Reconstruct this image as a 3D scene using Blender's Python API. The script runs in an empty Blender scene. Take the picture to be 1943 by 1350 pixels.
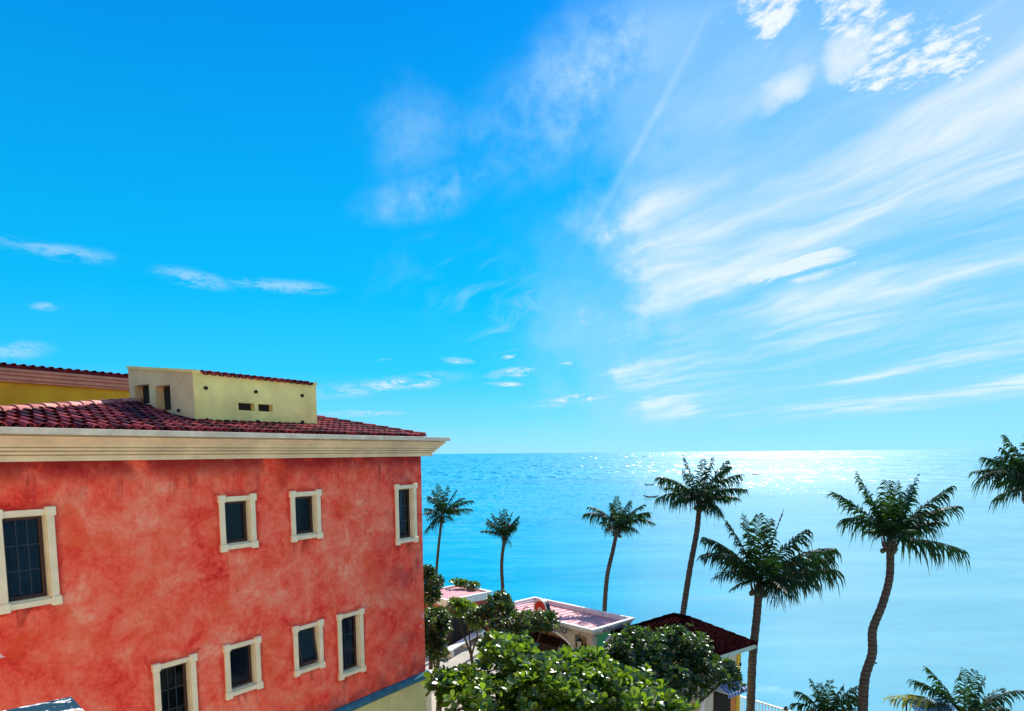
import bpy, bmesh, math, random
from mathutils import Vector, Matrix
R = math.radians
random.seed(7)
S = bpy.context.scene

# ------------------------------------------------------------------ camera
F, CX, CY = 1250.0, 971.5, 976.0
EYE = Vector((0, 0, 10.0))
cam_d = bpy.data.cameras.new('camera'); cam = bpy.data.objects.new('camera', cam_d)
S.collection.objects.link(cam); S.camera = cam
cam_d.sensor_width = 36; cam_d.lens = F / 1943 * 36; cam_d.shift_y = 301 / 1943
cam_d.clip_start = .05; cam_d.clip_end = 60000
ROT = Matrix.Rotation(R(90 - 5.3), 3, 'X') @ Matrix.Rotation(R(-.5), 3, 'Z')
cam.matrix_world = Matrix.Translation(EYE) @ ROT.to_4x4()

# ------------------------------------------------------------------ sun and sky
SUN_AZ, SUN_EL = R(22.5), R(38)
sd = Vector((math.sin(SUN_AZ) * math.cos(SUN_EL), math.cos(SUN_AZ) * math.cos(SUN_EL), math.sin(SUN_EL)))
sun_d = bpy.data.lights.new('sun', 'SUN'); sun = bpy.data.objects.new('sun', sun_d)
S.collection.objects.link(sun)
sun_d.energy = 5.0; sun_d.angle = R(.53); sun_d.color = (1, .95, .86)
sun.rotation_euler = (-sd).to_track_quat('-Z', 'Y').to_euler()
S.view_settings.view_transform = 'Standard'; S.view_settings.look = 'None'
S.view_settings.gamma = 1; S.view_settings.use_curve_mapping = False
S.view_settings.exposure = 0.6

world = bpy.data.worlds.new('World'); S.world = world; world.use_nodes = True
WT = world.node_tree; WT.nodes.clear()

class NT:
    """small node writer"""
    def __init__(s, t): s.t = t
    def n(s, typ, **k):
        nd = s.t.nodes.new(typ)
        for a, v in k.items(): setattr(nd, a, v)
        return nd
    def put(s, sock, v):
        if isinstance(v, bpy.types.NodeSocket): s.t.links.new(v, sock)
        elif v is not None: sock.default_value = v
    def m(s, op, a, b=None, c=None, clamp=False):
        nd = s.n('ShaderNodeMath', operation=op, use_clamp=clamp)
        s.put(nd.inputs[0], a)
        if b is not None: s.put(nd.inputs[1], b)
        if c is not None: s.put(nd.inputs[2], c)
        return nd.outputs[0]
    def v(s, op, a, b=None):
        nd = s.n('ShaderNodeVectorMath', operation=op); s.put(nd.inputs[0], a)
        if b is not None: s.put(nd.inputs[1], b)
        return nd.outputs['Vector']
    def noise(s, vec, scale, detail=4, rough=.55, dist=0.0, dim='3D'):
        nd = s.n('ShaderNodeTexNoise', noise_dimensions=dim)
        s.put(nd.inputs['Vector'], vec); s.put(nd.inputs['Scale'], scale)
        nd.inputs['Detail'].default_value = detail; nd.inputs['Roughness'].default_value = rough
        nd.inputs['Distortion'].default_value = dist
        return nd.outputs['Fac']
    def xyz(s, x, y, z=0.0):
        nd = s.n('ShaderNodeCombineXYZ')
        for i, q in enumerate((x, y, z)): s.put(nd.inputs[i], q)
        return nd.outputs[0]
    def sep(s, v):
        nd = s.n('ShaderNodeSeparateXYZ'); s.put(nd.inputs[0], v); return nd.outputs
    def ramp(s, fac, stops, interp='LINEAR'):
        nd = s.n('ShaderNodeValToRGB'); s.put(nd.inputs[0], fac); e = nd.color_ramp.elements
        nd.color_ramp.interpolation = interp
        while len(e) < len(stops): e.new(.5)
        for q, (p, c) in zip(e, stops):
            q.position = p; q.color = (*c, 1) if isinstance(c, tuple) else (c, c, c, 1)
        return nd.outputs[0]
    def step(s, x, a, b):
        nd = s.n('ShaderNodeMapRange', interpolation_type='SMOOTHERSTEP')
        s.put(nd.inputs[0], x); nd.inputs[1].default_value = a; nd.inputs[2].default_value = b
        return nd.outputs[0]
    def mix(s, fac, a, b, blend='MIX'):
        nd = s.n('ShaderNodeMix', data_type='RGBA', blend_type=blend)
        s.put(nd.inputs[0], fac)
        for i, q in ((6, a), (7, b)):
            s.put(nd.inputs[i], (*q, 1) if isinstance(q, tuple) else q)
        return nd.outputs[2]
    def bump(s, h, strength=.3, dist=.02):
        nd = s.n('ShaderNodeBump'); s.put(nd.inputs['Height'], h)
        s.put(nd.inputs['Strength'], strength); nd.inputs['Distance'].default_value = dist
        return nd.outputs[0]

def sky_nodes():
    w = NT(WT)
    co = w.n('ShaderNodeTexCoord').outputs['Generated']
    x, y, z = w.sep(co)
    az = w.m('ARCTAN2', x, y); el = w.m('ARCSINE', z)
    deg = 57.29578
    A = w.m('MULTIPLY', az, deg); E = w.m('MULTIPLY', el, deg)
    sky = w.n('ShaderNodeTexSky', sky_type='NISHITA'); sky.sun_disc = False
    sky.sun_elevation = SUN_EL; sky.sun_rotation = SUN_AZ
    sky.air_density = 1.0; sky.dust_density = .4; sky.ozone_density = 3.0
    # grade the physical sky to the saturated tropical blue of the place
    bw = w.n('ShaderNodeRGBToBW'); w.put(bw.inputs[0], sky.outputs[0])
    lum = w.m('POWER', w.m('MULTIPLY', bw.outputs[0], .22), .25)
    base = w.ramp(w.m('DIVIDE', E, 90, clamp=True), [(0, (.30, .68, .93)), (.03, (.16, .64, .97)), (.075, (.03, .58, 1.0)), (.14, (.004, .52, 1.0)), (.24, (.003, .43, 1.0)), (.36, (.002, .32, .95)), (.6, (.02, .24, .80)), (1, (.03, .22, .72))])
    base = w.mix(1.0, base, w.xyz(lum, lum, lum), 'MULTIPLY')
    base = w.mix(1.0, base, (6.7, 6.7, 6.7), 'MULTIPLY')
    # distance from the sun, for the brighter side of the sky
    # -- cloud layer coordinates: a plane overhead, streaks running towards azimuth -28
    zz = w.m('ADD', w.m('MAXIMUM', z, 0.0), .10)
    px = w.m('DIVIDE', x, zz); py = w.m('DIVIDE', y, zz)
    a0 = R(-30); c0, s0 = math.sin(a0), math.cos(a0)
    along = w.m('ADD', w.m('MULTIPLY', px, c0), w.m('MULTIPLY', py, s0))
    across = w.m('SUBTRACT', w.m('MULTIPLY', px, s0), w.m('MULTIPLY', py, c0))
    warp = w.noise(w.xyz(along, across), .9, 3)
    acr = w.m('ADD', across, w.m('MULTIPLY', w.m('SUBTRACT', warp, .5), .7))
    st1 = w.noise(w.xyz(w.m('MULTIPLY', along, .35), acr), 1.6, 6, .55, .1)
    st2 = w.noise(w.xyz(w.m('MULTIPLY', along, .55), w.m('MULTIPLY', acr, 2.2), 5.0), 2.6, 7, .58, .2)
    big = w.noise(w.xyz(w.m('MULTIPLY', along, .5), acr, 9.0), .9, 4, .5)
    streak = w.m('ADD', w.m('MULTIPLY', st1, .55), w.m('MULTIPLY', st2, .45))
    jn = w.noise(co, 9, 5, .6); jn2 = w.noise(co, 26, 5, .65)
    def blob(a, e, ra, re, tilt=0.0, soft=1.0, wob=.35):
        """soft elliptical region at azimuth a, elevation e (degrees)"""
        c, s_ = math.cos(R(tilt)), math.sin(R(tilt))
        da = w.m('MULTIPLY', w.m('SUBTRACT', A, a), math.cos(R(e))); de = w.m('SUBTRACT', E, e)
        u = w.m('DIVIDE', w.m('ADD', w.m('MULTIPLY', da, c), w.m('MULTIPLY', de, s_)), ra)
        q = w.m('DIVIDE', w.m('SUBTRACT', w.m('MULTIPLY', de, c), w.m('MULTIPLY', da, s_)), re)
        d = w.m('SQRT', w.m('ADD', w.m('MULTIPLY', u, u), w.m('MULTIPLY', q, q)))
        d = w.m('ADD', d, w.m('MULTIPLY', w.m('SUBTRACT', jn, .5), wob * 2))
        return w.step(d, 1.0 + .5 * soft, 1.0 - .9 * soft)
    def px2(X, Y):
        d = ROT @ Vector(((X - CX) / F, -(Y - CY) / F, -1)); d.normalize()
        return math.degrees(math.atan2(d.x, d.y)), math.degrees(math.asin(d.z))
    def seg(X0, Y0, X1, Y1, wd, soft=1.0, wob=.35):
        a0_, e0 = px2(X0, Y0); a1, e1 = px2(X1, Y1)
        am, em = (a0_ + a1) / 2, (e0 + e1) / 2
        dx = (a1 - a0_) * math.cos(R(em)); dy = e1 - e0
        return blob(am, em, math.hypot(dx, dy) / 2, wd / F * deg, math.degrees(math.atan2(dy, dx)), soft, wob)
    def add(a, b, k=1.0): return w.m('ADD', a, w.m('MULTIPLY', b, k))
    def mx(*a):
        r = a[0]
        for q in a[1:]: r = w.m('MAXIMUM', r, q)
        return r
    # broad thin veil on the seaward side, thinning to the left
    veil_m = w.m('MULTIPLY', w.step(w.m('ADD', A, w.m('MULTIPLY', w.m('SUBTRACT', jn, .5), 20)), 3, 14), w.step(E, 38, 27))
    veil = w.m('MULTIPLY', veil_m, w.m('ADD', .48, w.m('MULTIPLY', w.step(streak, .26, .78), .42)))
    veil = w.m('MULTIPLY', veil, w.m('ADD', .74, w.m('MULTIPLY', w.step(big, .38, .6), .32)))
    v2 = w.m('MULTIPLY', mx(seg(900, 290, 1400, -40, 95, 1.1, .5), w.m('MULTIPLY', seg(740, 170, 830, 340, 75, 1.2, 1.1), .55), seg(700, 395, 930, 330, 34, 1.1, .8)), w.step(w.m('ADD', w.m('MULTIPLY', streak, .6), w.m('MULTIPLY', jn2, .4)), .30, .66))
    v3 = w.m('MULTIPLY', seg(780, 540, 1250, 640, 90, 1, .6), w.step(st2, .42, .72))
    tot = mx(veil, w.m('MULTIPLY', v2, .68), w.m('MULTIPLY', v3, .4))
    low_haze = w.m('MULTIPLY', w.m('MULTIPLY', w.step(w.m('ADD', A, w.m('MULTIPLY', w.m('SUBTRACT', jn, .5), 24)), -4, 14), w.step(E, 24, 8)), w.m('ADD', .30, w.m('MULTIPLY', big, .40)))
    tot = mx(tot, low_haze)
    # brighter cirrus bands
    b1 = w.m('MULTIPLY', mx(seg(1190, 575, 1740, 445, 40, 1.1, 1.0), seg(1190, 560, 1330, 535, 46, 1.1, .9), seg(1280, 530, 1500, 500, 22, 1, .9)), w.step(st2, .28, .60))
    b2 = w.m('MULTIPLY', mx(seg(1365, 250, 1640, 70, 62, 1.1, .8), seg(1480, 150, 1760, 60, 70, 1.1, .9)), w.step(w.m('ADD', w.m('MULTIPLY', st2, .5), w.m('MULTIPLY', jn2, .5)), .20, .56))
    tot = mx(tot, w.m('MULTIPLY', b1, .85), w.m('MULTIPLY', b2, .8))
    # broken white flakes of high cloud at the upper right
    fl = w.noise(w.xyz(w.m('MULTIPLY', along, .8), w.m('MULTIPLY', across, 1.3), 3.0), 9, 9, .66, .2)
    fm = mx(seg(1530, 135, 1940, 75, 66, .8, .6), seg(1360, 40, 1560, -30, 70, .8, .7), seg(1540, 90, 1680, -60, 75, .8, .6), seg(1340, 70, 1400, 20, 14, .8, .9))
    fl2 = w.noise(w.xyz(w.m('MULTIPLY', along, .9), across, 8.0), 30, 6, .65, .3)
    fsum = w.m('ADD', w.m('ADD', w.m('MULTIPLY', fm, .26), w.m('MULTIPLY', fl, .55)), w.m('MULTIPLY', fl2, .45))
    flake = w.m('MULTIPLY', w.m('ADD', w.m('MULTIPLY', w.step(fsum, .53, .64), .35), w.m('MULTIPLY', w.step(fsum, .58, .90), .62)), w.step(fm, 0, .5))
    tot = mx(tot, flake)
    # straight thin trail
    tr = w.m('MULTIPLY', seg(1350, 10, 1110, 450, 8, 1.1, .15), .20)
    tot = mx(tot, w.m('ADD', w.m('MULTIPLY', tot, w.m('SUBTRACT', 1.0, tr)), tr))
    # small low clouds
    lowm = mx(seg(600, 748, 880, 712, 15, .9, .8), seg(925, 712, 1045, 700, 11, .8, .7), seg(1050, 690, 1135, 688, 4, .8, .6), seg(1000, 770, 1240, 735, 12, 1, .7),
              seg(600, 786, 770, 784, 6, .9, .6), seg(290, 512, 440, 545, 14, .9, .6), seg(430, 535, 615, 548, 11, .9, .6), seg(10, 460, 215, 492, 13, 1, .7),
              seg(-60, 668, 100, 662, 14, .8, .5), seg(60, 582, 118, 582, 6, .9, .5), seg(840, 682, 900, 688, 8, .9, .8), seg(950, 680, 980, 674, 5, .9, .6), seg(920, 730, 1000, 729, 5, .9, .6), seg(715, 684, 745, 682, 3, .9, .6))
    low = w.m('MULTIPLY', lowm, w.step(w.noise(w.xyz(w.m('MULTIPLY', A, .28), E, 2.0), 1.5, 8, .70, .3), .36, .60))
    tot = mx(tot, w.m('MULTIPLY', low, w.m('ADD', .50, w.m('MULTIPLY', w.step(A, -20, -5), .3))))
    # general scattered high cloud outside the picture, same kind as in view
    back = w.m('MULTIPLY', w.step(w.m('ABSOLUTE', A), 38, 60), w.step(streak, .40, .70))
    tot = mx(tot, w.m('MULTIPLY', back, .6))
    tot = w.m('MULTIPLY', tot, w.step(E, -.5, 4.5))
    tot = w.m('MINIMUM', tot, 1.0)
    cloudc = w.mix(w.step(tot, .35, .95), (3.1, 5.1, 6.7), (6.3, 6.7, 6.9))
    col = w.mix(tot, base, cloudc)
    bg = w.n('ShaderNodeBackground'); w.put(bg.inputs['Color'], col); bg.inputs['Strength'].default_value = .1
    out = w.n('ShaderNodeOutputWorld'); WT.links.new(bg.outputs[0], out.inputs['Surface'])
sky_nodes()
world.cycles.sampling_method = 'MANUAL'; world.cycles.sample_map_resolution = 512

# ------------------------------------------------------------------ helpers
COL = S.collection
def ray(x, y): return ROT @ Vector(((x - CX) / F, -(y - CY) / F, -1))
def at(x, y, Y): d = ray(x, y); return EYE + d * (Y / d.y)
def atz(x, y, z): d = ray(x, y); return EYE + d * ((z - 10) / d.z)

def tag(o, label=None, cat=None, group=None, kind=None):
    for k, v in (('label', label), ('category', cat), ('group', group), ('kind', kind)):
        if v: o[k] = v
    return o
def empty(name, loc=(0, 0, 0), rz=0.0):
    o = bpy.data.objects.new(name, None); COL.objects.link(o); o.location = loc; o.rotation_euler = (0, 0, rz)
    o.empty_display_size = .2
    return o
def link(name, mesh, parent=None, mat=None):
    o = bpy.data.objects.new(name, mesh); COL.objects.link(o)
    if parent: o.parent = parent
    return o

class MB:
    def __init__(s): s.v = []; s.f = []
    def add(s, vs, fs):
        b = len(s.v); s.v += [tuple(q) for q in vs]; s.f += [tuple(b + i for i in q) for q in fs]; return s
    def box(s, x0, x1, y0, y1, z0, z1, M=None):
        vs = [Vector((x, y, z)) for z in (z0, z1) for y in (y0, y1) for x in (x0, x1)]
        if M: vs = [M @ q for q in vs]
        return s.add(vs, [(0, 2, 3, 1), (4, 5, 7, 6), (0, 1, 5, 4), (2, 6, 7, 3), (0, 4, 6, 2), (1, 3, 7, 5)])
    def quad(s, a, b, c, d): return s.add([a, b, c, d], [(0, 1, 2, 3)])
    def tube(s, pts, rad, n=8, cap=True):
        pts = [Vector(p) for p in pts]
        if not hasattr(rad, '__len__'): rad = [rad] * len(pts)
        b = len(s.v); ref = None
        for i, p in enumerate(pts):
            t = (pts[min(i + 1, len(pts) - 1)] - pts[max(i - 1, 0)]).normalized()
            if ref is None: ref = t.orthogonal().normalized()
            a = (ref - t * ref.dot(t)).normalized(); ref = a; c = t.cross(a)
            for k in range(n):
                an = 2 * math.pi * k / n
                s.v.append(tuple(p + (a * math.cos(an) + c * math.sin(an)) * rad[i]))
        for i in range(len(pts) - 1):
            for k in range(n):
                k2 = (k + 1) % n
                s.f.append((b + i * n + k, b + i * n + k2, b + (i + 1) * n + k2, b + (i + 1) * n + k))
        if cap:
            s.f.append(tuple(b + k for k in reversed(range(n))))
            s.f.append(tuple(b + (len(pts) - 1) * n + k for k in range(n)))
        return s
    def prof(s, pts, x0, x1, mit0=0.0, mit1=0.0):
        """extrude a (y,z) profile along x; mit: extra x per unit of -y (mitred ends)"""
        n = len(pts); vs = [(x0 + mit0 * -y, y, z) for y, z in pts] + [(x1 + mit1 * -y, y, z) for y, z in pts]
        fs = [(i, (i + 1) % n, n + (i + 1) % n, n + i) for i in range(n)]
        return s.add(vs, fs + [tuple(reversed(range(n))), tuple(range(n, 2 * n))])
    def mesh(s, name, mat, smooth=False):
        me = bpy.data.meshes.new(name); me.from_pydata(s.v, [], s.f)
        if mat: me.materials.append(mat)
        if smooth: me.polygons.foreach_set('use_smooth', [True] * len(me.polygons))
        me.update(); return me
    def build(s, name, mat, parent=None, smooth=False, bevel=0):
        me = s.mesh(name, mat, smooth)
        if bevel:
            bm = bmesh.new(); bm.from_mesh(me)
            bmesh.ops.recalc_face_normals(bm, faces=bm.faces)
            bmesh.ops.bevel(bm, geom=[e for e in bm.edges if len(e.link_faces) == 2 and e.calc_face_angle(0) > .5], offset=bevel, segments=1, affect='EDGES', clamp_overlap=True)
            bm.to_mesh(me); bm.free()
        else:
            bm = bmesh.new(); bm.from_mesh(me); bmesh.ops.recalc_face_normals(bm, faces=bm.faces); bm.to_mesh(me); bm.free()
        return link(name, me, parent)

# ------------------------------------------------------------------ materials
def new_mat(name):
    m = bpy.data.materials.new(name); m.use_nodes = True; t = m.node_tree
    return m, NT(t), t.nodes['Principled BSDF']
def simple(name, col, rough=.7, noise=.25, scale=6, bump=.15, spec=.4, metal=0.0, coord='Object', bscale=60):
    m, w, p = new_mat(name)
    co = w.n('ShaderNodeTexCoord').outputs[coord]
    f = w.noise(co, scale, 6, .62)
    lo = tuple(c * (1 - noise) for c in col); hi = tuple(min(1, c * (1 + noise)) for c in col)
    w.put(p.inputs['Base Color'], w.ramp(f, [(.32, lo), (.68, hi)]))
    p.inputs['Roughness'].default_value = rough; p.inputs['Specular IOR Level'].default_value = spec
    p.inputs['Metallic'].default_value = metal
    if bump: w.put(p.inputs['Normal'], w.bump(w.noise(co, bscale, 4, .6), bump, .01))
    return m

def red_plaster():
    m, w, p = new_mat('red_plaster')
    co = w.n('ShaderNodeTexCoord').outputs['Object']
    x, y, z = w.sep(co)
    a = w.noise(co, .55, 9, .66, .5); b = w.noise(w.v('ADD', co, (7, 3, 1)), 1.7, 10, .72, .4)
    c = w.noise(w.v('ADD', co, (2, 9, 4)), 11, 9, .8)
    f = w.m('ADD', w.m('ADD', w.m('MULTIPLY', a, .34), w.m('MULTIPLY', b, .44)), w.m('MULTIPLY', c, .22))
    col = w.ramp(f, [(.375, (.55, .012, .018)), (.43, (.83, .048, .032)), (.48, (.92, .115, .064)), (.535, (.94, .20, .118)), (.61, (.94, .38, .24))])
    # patches washed paler or more orange
    col = w.mix(w.m('MULTIPLY', w.step(w.noise(w.v('ADD', co, (30, 0, 0)), .8, 6, .65), .50, .68), .55), col, (.80, .10, .022))
    # washed-off violet grime: vertical runs below the cornice and under sills
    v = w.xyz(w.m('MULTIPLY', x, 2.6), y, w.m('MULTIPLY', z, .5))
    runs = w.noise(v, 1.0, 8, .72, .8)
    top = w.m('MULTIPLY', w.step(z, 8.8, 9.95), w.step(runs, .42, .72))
    top = w.m('MAXIMUM', top, w.m('MULTIPLY', w.step(z, 9.35, 9.93), w.step(w.noise(co, 1.3, 6, .6), .26, .56)))  # deeper crimson band along the top of the wall, broken by noise
    endm = w.m('MULTIPLY', w.step(x, -2.6, -.1), w.step(w.noise(w.v('ADD', co, (0, 5, 5)), .9, 7, .65, .5), .42, .66))
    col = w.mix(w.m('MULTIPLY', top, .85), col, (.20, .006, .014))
    col = w.mix(w.m('MULTIPLY', endm, .60), col, (.30, .014, .045))
    lowm = w.m('MULTIPLY', w.step(z, 4.3, 3.6), w.step(w.noise(w.v('ADD', co, (0, 5, 9)), 1.8, 6, .6), .38, .6))
    col = w.mix(w.m('MULTIPLY', lowm, .55), col, (.28, .012, .03))
    sc = w.step(w.noise(w.v('ADD', co, (11, 0, 3)), 4.5, 9, .75, .8), .67, .74)
    col = w.mix(w.m('MULTIPLY', sc, .4), col, (.9, .45, .38))
    # darker red ring round the window surrounds; runs of grime below the sills
    for (x0, x1, z0, z1) in [(q[0], q[1], q[2], q[3]) for q in WINS]:
        dx = w.m('SUBTRACT', w.m('ABSOLUTE', w.m('SUBTRACT', x, (x0 + x1) / 2)), (x1 - x0) / 2)
        dz = w.m('SUBTRACT', w.m('ABSOLUTE', w.m('SUBTRACT', z, (z0 + z1) / 2)), (z1 - z0) / 2)
        d = w.m('MAXIMUM', dx, dz)
        ring = w.m('MULTIPLY', w.step(w.m('ADD', d, w.m('MULTIPLY', w.m('SUBTRACT', b, .5), .5)), .16, .0), .55)
        sill = w.m('MULTIPLY', w.m('MULTIPLY', w.step(dx, .02, -.12), w.m('MULTIPLY', w.step(w.m('SUBTRACT', z, z0), -.5, -.05), w.step(w.m('SUBTRACT', z, z0), .02, 0))), w.step(runs, .48, .66))
        col = w.mix(ring, col, (.52, .022, .016)); col = w.mix(w.m('MULTIPLY', sill, .7), col, (.16, .012, .012))
    w.put(p.inputs['Base Color'], col)
    p.inputs['Roughness'].default_value = .85; p.inputs['Specular IOR Level'].default_value = .25
    vo = w.n('ShaderNodeTexVoronoi', feature='DISTANCE_TO_EDGE'); wn = w.n('ShaderNodeTexNoise'); w.put(wn.inputs['Vector'], co); wn.inputs['Scale'].default_value = 2.5
    w.put(vo.inputs['Vector'], w.v('ADD', co, wn.outputs['Color'])); vo.inputs['Scale'].default_value = .45
    crack = w.m('MULTIPLY', w.step(vo.outputs['Distance'], .006, .0), w.step(a, .50, .56))
    col2 = w.mix(w.m('MULTIPLY', crack, .5), col, (.25, .02, .02)); w.put(p.inputs['Base Color'], col2)
    h = w.m('ADD', w.noise(co, 18, 8, .75), w.m('MULTIPLY', w.noise(co, 3, 4), 1.2))
    w.put(p.inputs['Normal'], w.bump(h, .5, .02))
    return m

def roof_tile_mat(name, dark, mid, light, sc=2.2):
    m, w, p = new_mat(name)
    oi = w.n('ShaderNodeObjectInfo'); co = w.n('ShaderNodeTexCoord').outputs['Object']
    geo = w.n('ShaderNodeNewGeometry')
    f = w.m('ADD', w.m('MULTIPLY', w.noise(geo.outputs['Position'], sc, 6, .7), .7), w.m('MULTIPLY', w.m('SUBTRACT', oi.outputs['Random'], .25), .55))
    w.put(p.inputs['Base Color'], w.ramp(f, [(.3, dark), (.5, mid), (.75, light)]))
    p.inputs['Roughness'].default_value = .75; p.inputs['Specular IOR Level'].default_value = .25
    w.put(p.inputs['Normal'], w.bump(w.noise(geo.outputs['Position'], 45, 4, .6), .25, .01))
    return m

def leaf_mat(name, dark, light, trans, tf=.4, rough=.32):
    m, w, p = new_mat(name)
    geo = w.n('ShaderNodeNewGeometry'); oi = w.n('ShaderNodeObjectInfo')
    rnd = geo.outputs['Random Per Island']
    n_ = w.noise(geo.outputs['Position'], 1.3, 4, .6)
    f = w.m('ADD', w.m('MULTIPLY', rnd, .45), w.m('MULTIPLY', n_, .7)); f = w.m('ADD', f, w.m('MULTIPLY', oi.outputs['Random'], .12))
    col = w.ramp(f, [(.30, dark), (.80, light)])
    w.put(p.inputs['Base Color'], col); p.inputs['Roughness'].default_value = rough
    p.inputs['Specular IOR Level'].default_value = .75 if rough < .5 else .2
    tr = w.n('ShaderNodeBsdfTranslucent'); w.put(tr.inputs[0], w.mix(w.step(f, .35, .75), tuple(c * .25 for c in trans), trans))
    mx = w.n('ShaderNodeMixShader'); mx.inputs[0].default_value = tf
    t = m.node_tree; t.links.new(p.outputs[0], mx.inputs[1]); t.links.new(tr.outputs[0], mx.inputs[2])
    t.links.new(mx.outputs[0], t.nodes['Material Output'].inputs['Surface'])
    return m

# windows of the red facade: x0, x1, z0, z1 (wall coordinates, x = 0 at the corner), tall?
WINS = [(-10.40, -9.53, 7.48, 9.14, 'curtain'), (-6.45, -5.59, 7.98, 9.14, 'plain'), (-4.64, -3.77, 7.98, 9.14, 'plain'), (-1.14, -.28, 7.48, 9.14, 'curtain'),
        (-8.02, -7.15, 4.26, 5.93, 'grid'), (-6.50, -5.63, 4.77, 5.93, 'plain'), (-4.71, -3.84, 4.75, 5.93, 'tilt'), (-3.35, -2.48, 4.26, 5.93, 'curtain')]

M = {}
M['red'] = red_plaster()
M['cream_stone'] = simple('cream_stone', (.74, .60, .37), .75, .16, 1.6, .3)
M['trim'] = simple('trim_paint', (.80, .72, .49), .6, .10, 3, .2)
M['grey_cap'] = simple('grey_cap', (.68, .61, .46), .7, .2, 3, .25)
M['yellow_lime'] = simple('pale_yellow_plaster', (.86, .72, .26), .85, .20, 1.3, .3)
M['peach'] = simple('peach_plaster', (.78, .56, .28), .85, .15, 1.4, .3)
M['ochre'] = simple('ochre_plaster', (.98, .46, .02), .85, .22, 1.1, .3)
M['rose_cornice'] = simple('rose_cornice', (.76, .34, .22), .75, .15, 2, .2)
M['base_yellow'] = simple('base_yellow', (.62, .62, .28), .85, .14, 1.2, .3)
M['blue_ledge'] = simple('blue_ledge', (.045, .17, .25), .85, .3, 4, .2, .1)
M['maroon'] = roof_tile_mat('maroon_tile', (.06, .004, .009), (.19, .010, .018), (.42, .06, .06))
M['pink_tile'] = roof_tile_mat('faded_ridge_tile', (.40, .12, .10), (.62, .22, .18), (.75, .34, .28))
M['roof_bed'] = simple('roof_bed', (.09, .012, .016), .9, .3, 6, .2)
M['glass'] = None
def glass_mat(name='dark_glass', tint=(.004, .010, .018)):
    m, w, p = new_mat(name); p.inputs['Base Color'].default_value = (*tint, 1)
    p.inputs['Roughness'].default_value = .06; p.inputs['Specular IOR Level'].default_value = .18
    co = w.n('ShaderNodeTexCoord').outputs['Object']
    w.put(p.inputs['Normal'], w.bump(w.noise(co, 2.5, 2), .05, .02))
    return m
M['glass'] = glass_mat()
M['brown'] = simple('dark_brown_frame', (.045, .018, .014), .5, .2, 8, .1)
M['muntin'] = simple('window_bar', (.02, .03, .04), .4, .2, 8, 0)
M['curtain'] = simple('curtain_cloth', (.035, .085, .15), .9, .25, 5, .1)
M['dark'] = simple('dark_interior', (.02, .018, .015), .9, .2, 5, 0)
M['white'] = simple('white_paint', (.78, .78, .74), .55, .08, 4, .1)
M['pave'] = None
M['pale_patch'] = simple('pale_patch', (.78, .55, .50), .9, .25, 14, .3)

# ------------------------------------------------------------------ ground, sea
SH0 = Vector((0, 33.3, 0)); SHD = Vector((.64, -.768, 0)); SHN = Vector((.768, .64, 0))   # shoreline: point, direction, seaward normal
def ground_mat():
    m, w, p = new_mat('pale_paving')
    co = w.n('ShaderNodeTexCoord').outputs['Object']
    br = w.n('ShaderNodeTexVoronoi', feature='DISTANCE_TO_EDGE'); w.put(br.inputs['Vector'], co); br.inputs['Scale'].default_value = 7
    j = w.step(br.outputs['Distance'], 0, .05)
    a = w.noise(co, .5, 7, .62); b = w.noise(co, 25, 4, .7)
    col = w.ramp(a, [(.3, (.36, .33, .27)), (.7, (.56, .52, .44))])
    col = w.mix(w.m('MULTIPLY', b, .35), col, (.22, .20, .17))
    col = w.mix(w.m('MULTIPLY', w.m('SUBTRACT', 1.0, j), .4), col, (.18, .16, .14))
    w.put(p.inputs['Base Color'], col); p.inputs['Roughness'].default_value = .9
    w.put(p.inputs['Normal'], w.bump(w.m('ADD', b, w.m('MULTIPLY', j, .6)), .4, .02))
    return m
M['pave'] = ground_mat()
SEA_Z = -1.8
A_ = SH0 - SHD * 90; B_ = SH0 + SHD * 60
g = MB(); back = SHN * -110
vs = [A_, B_, B_ + back, A_ + back]
g.add([v for v in vs] + [v + Vector((0, 0, -4)) for v in vs], [(0, 3, 2, 1), (0, 1, 5, 4), (1, 2, 6, 5), (2, 3, 7, 6), (3, 0, 4, 7)])
tag(g.build('ground', M['pave']), kind='structure')
# stone kerb of the sea wall
kw = MB(); kw.box(0, 150, -.45, .0, 0.004, .14)
o = kw.build('seawall_kerb', simple('kerb_stone', (.42, .40, .36), .8, .2, 3, .3)); o.location = A_; o.rotation_euler = (0, 0, math.atan2(SHD.y, SHD.x)); tag(o, kind='structure')

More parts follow.
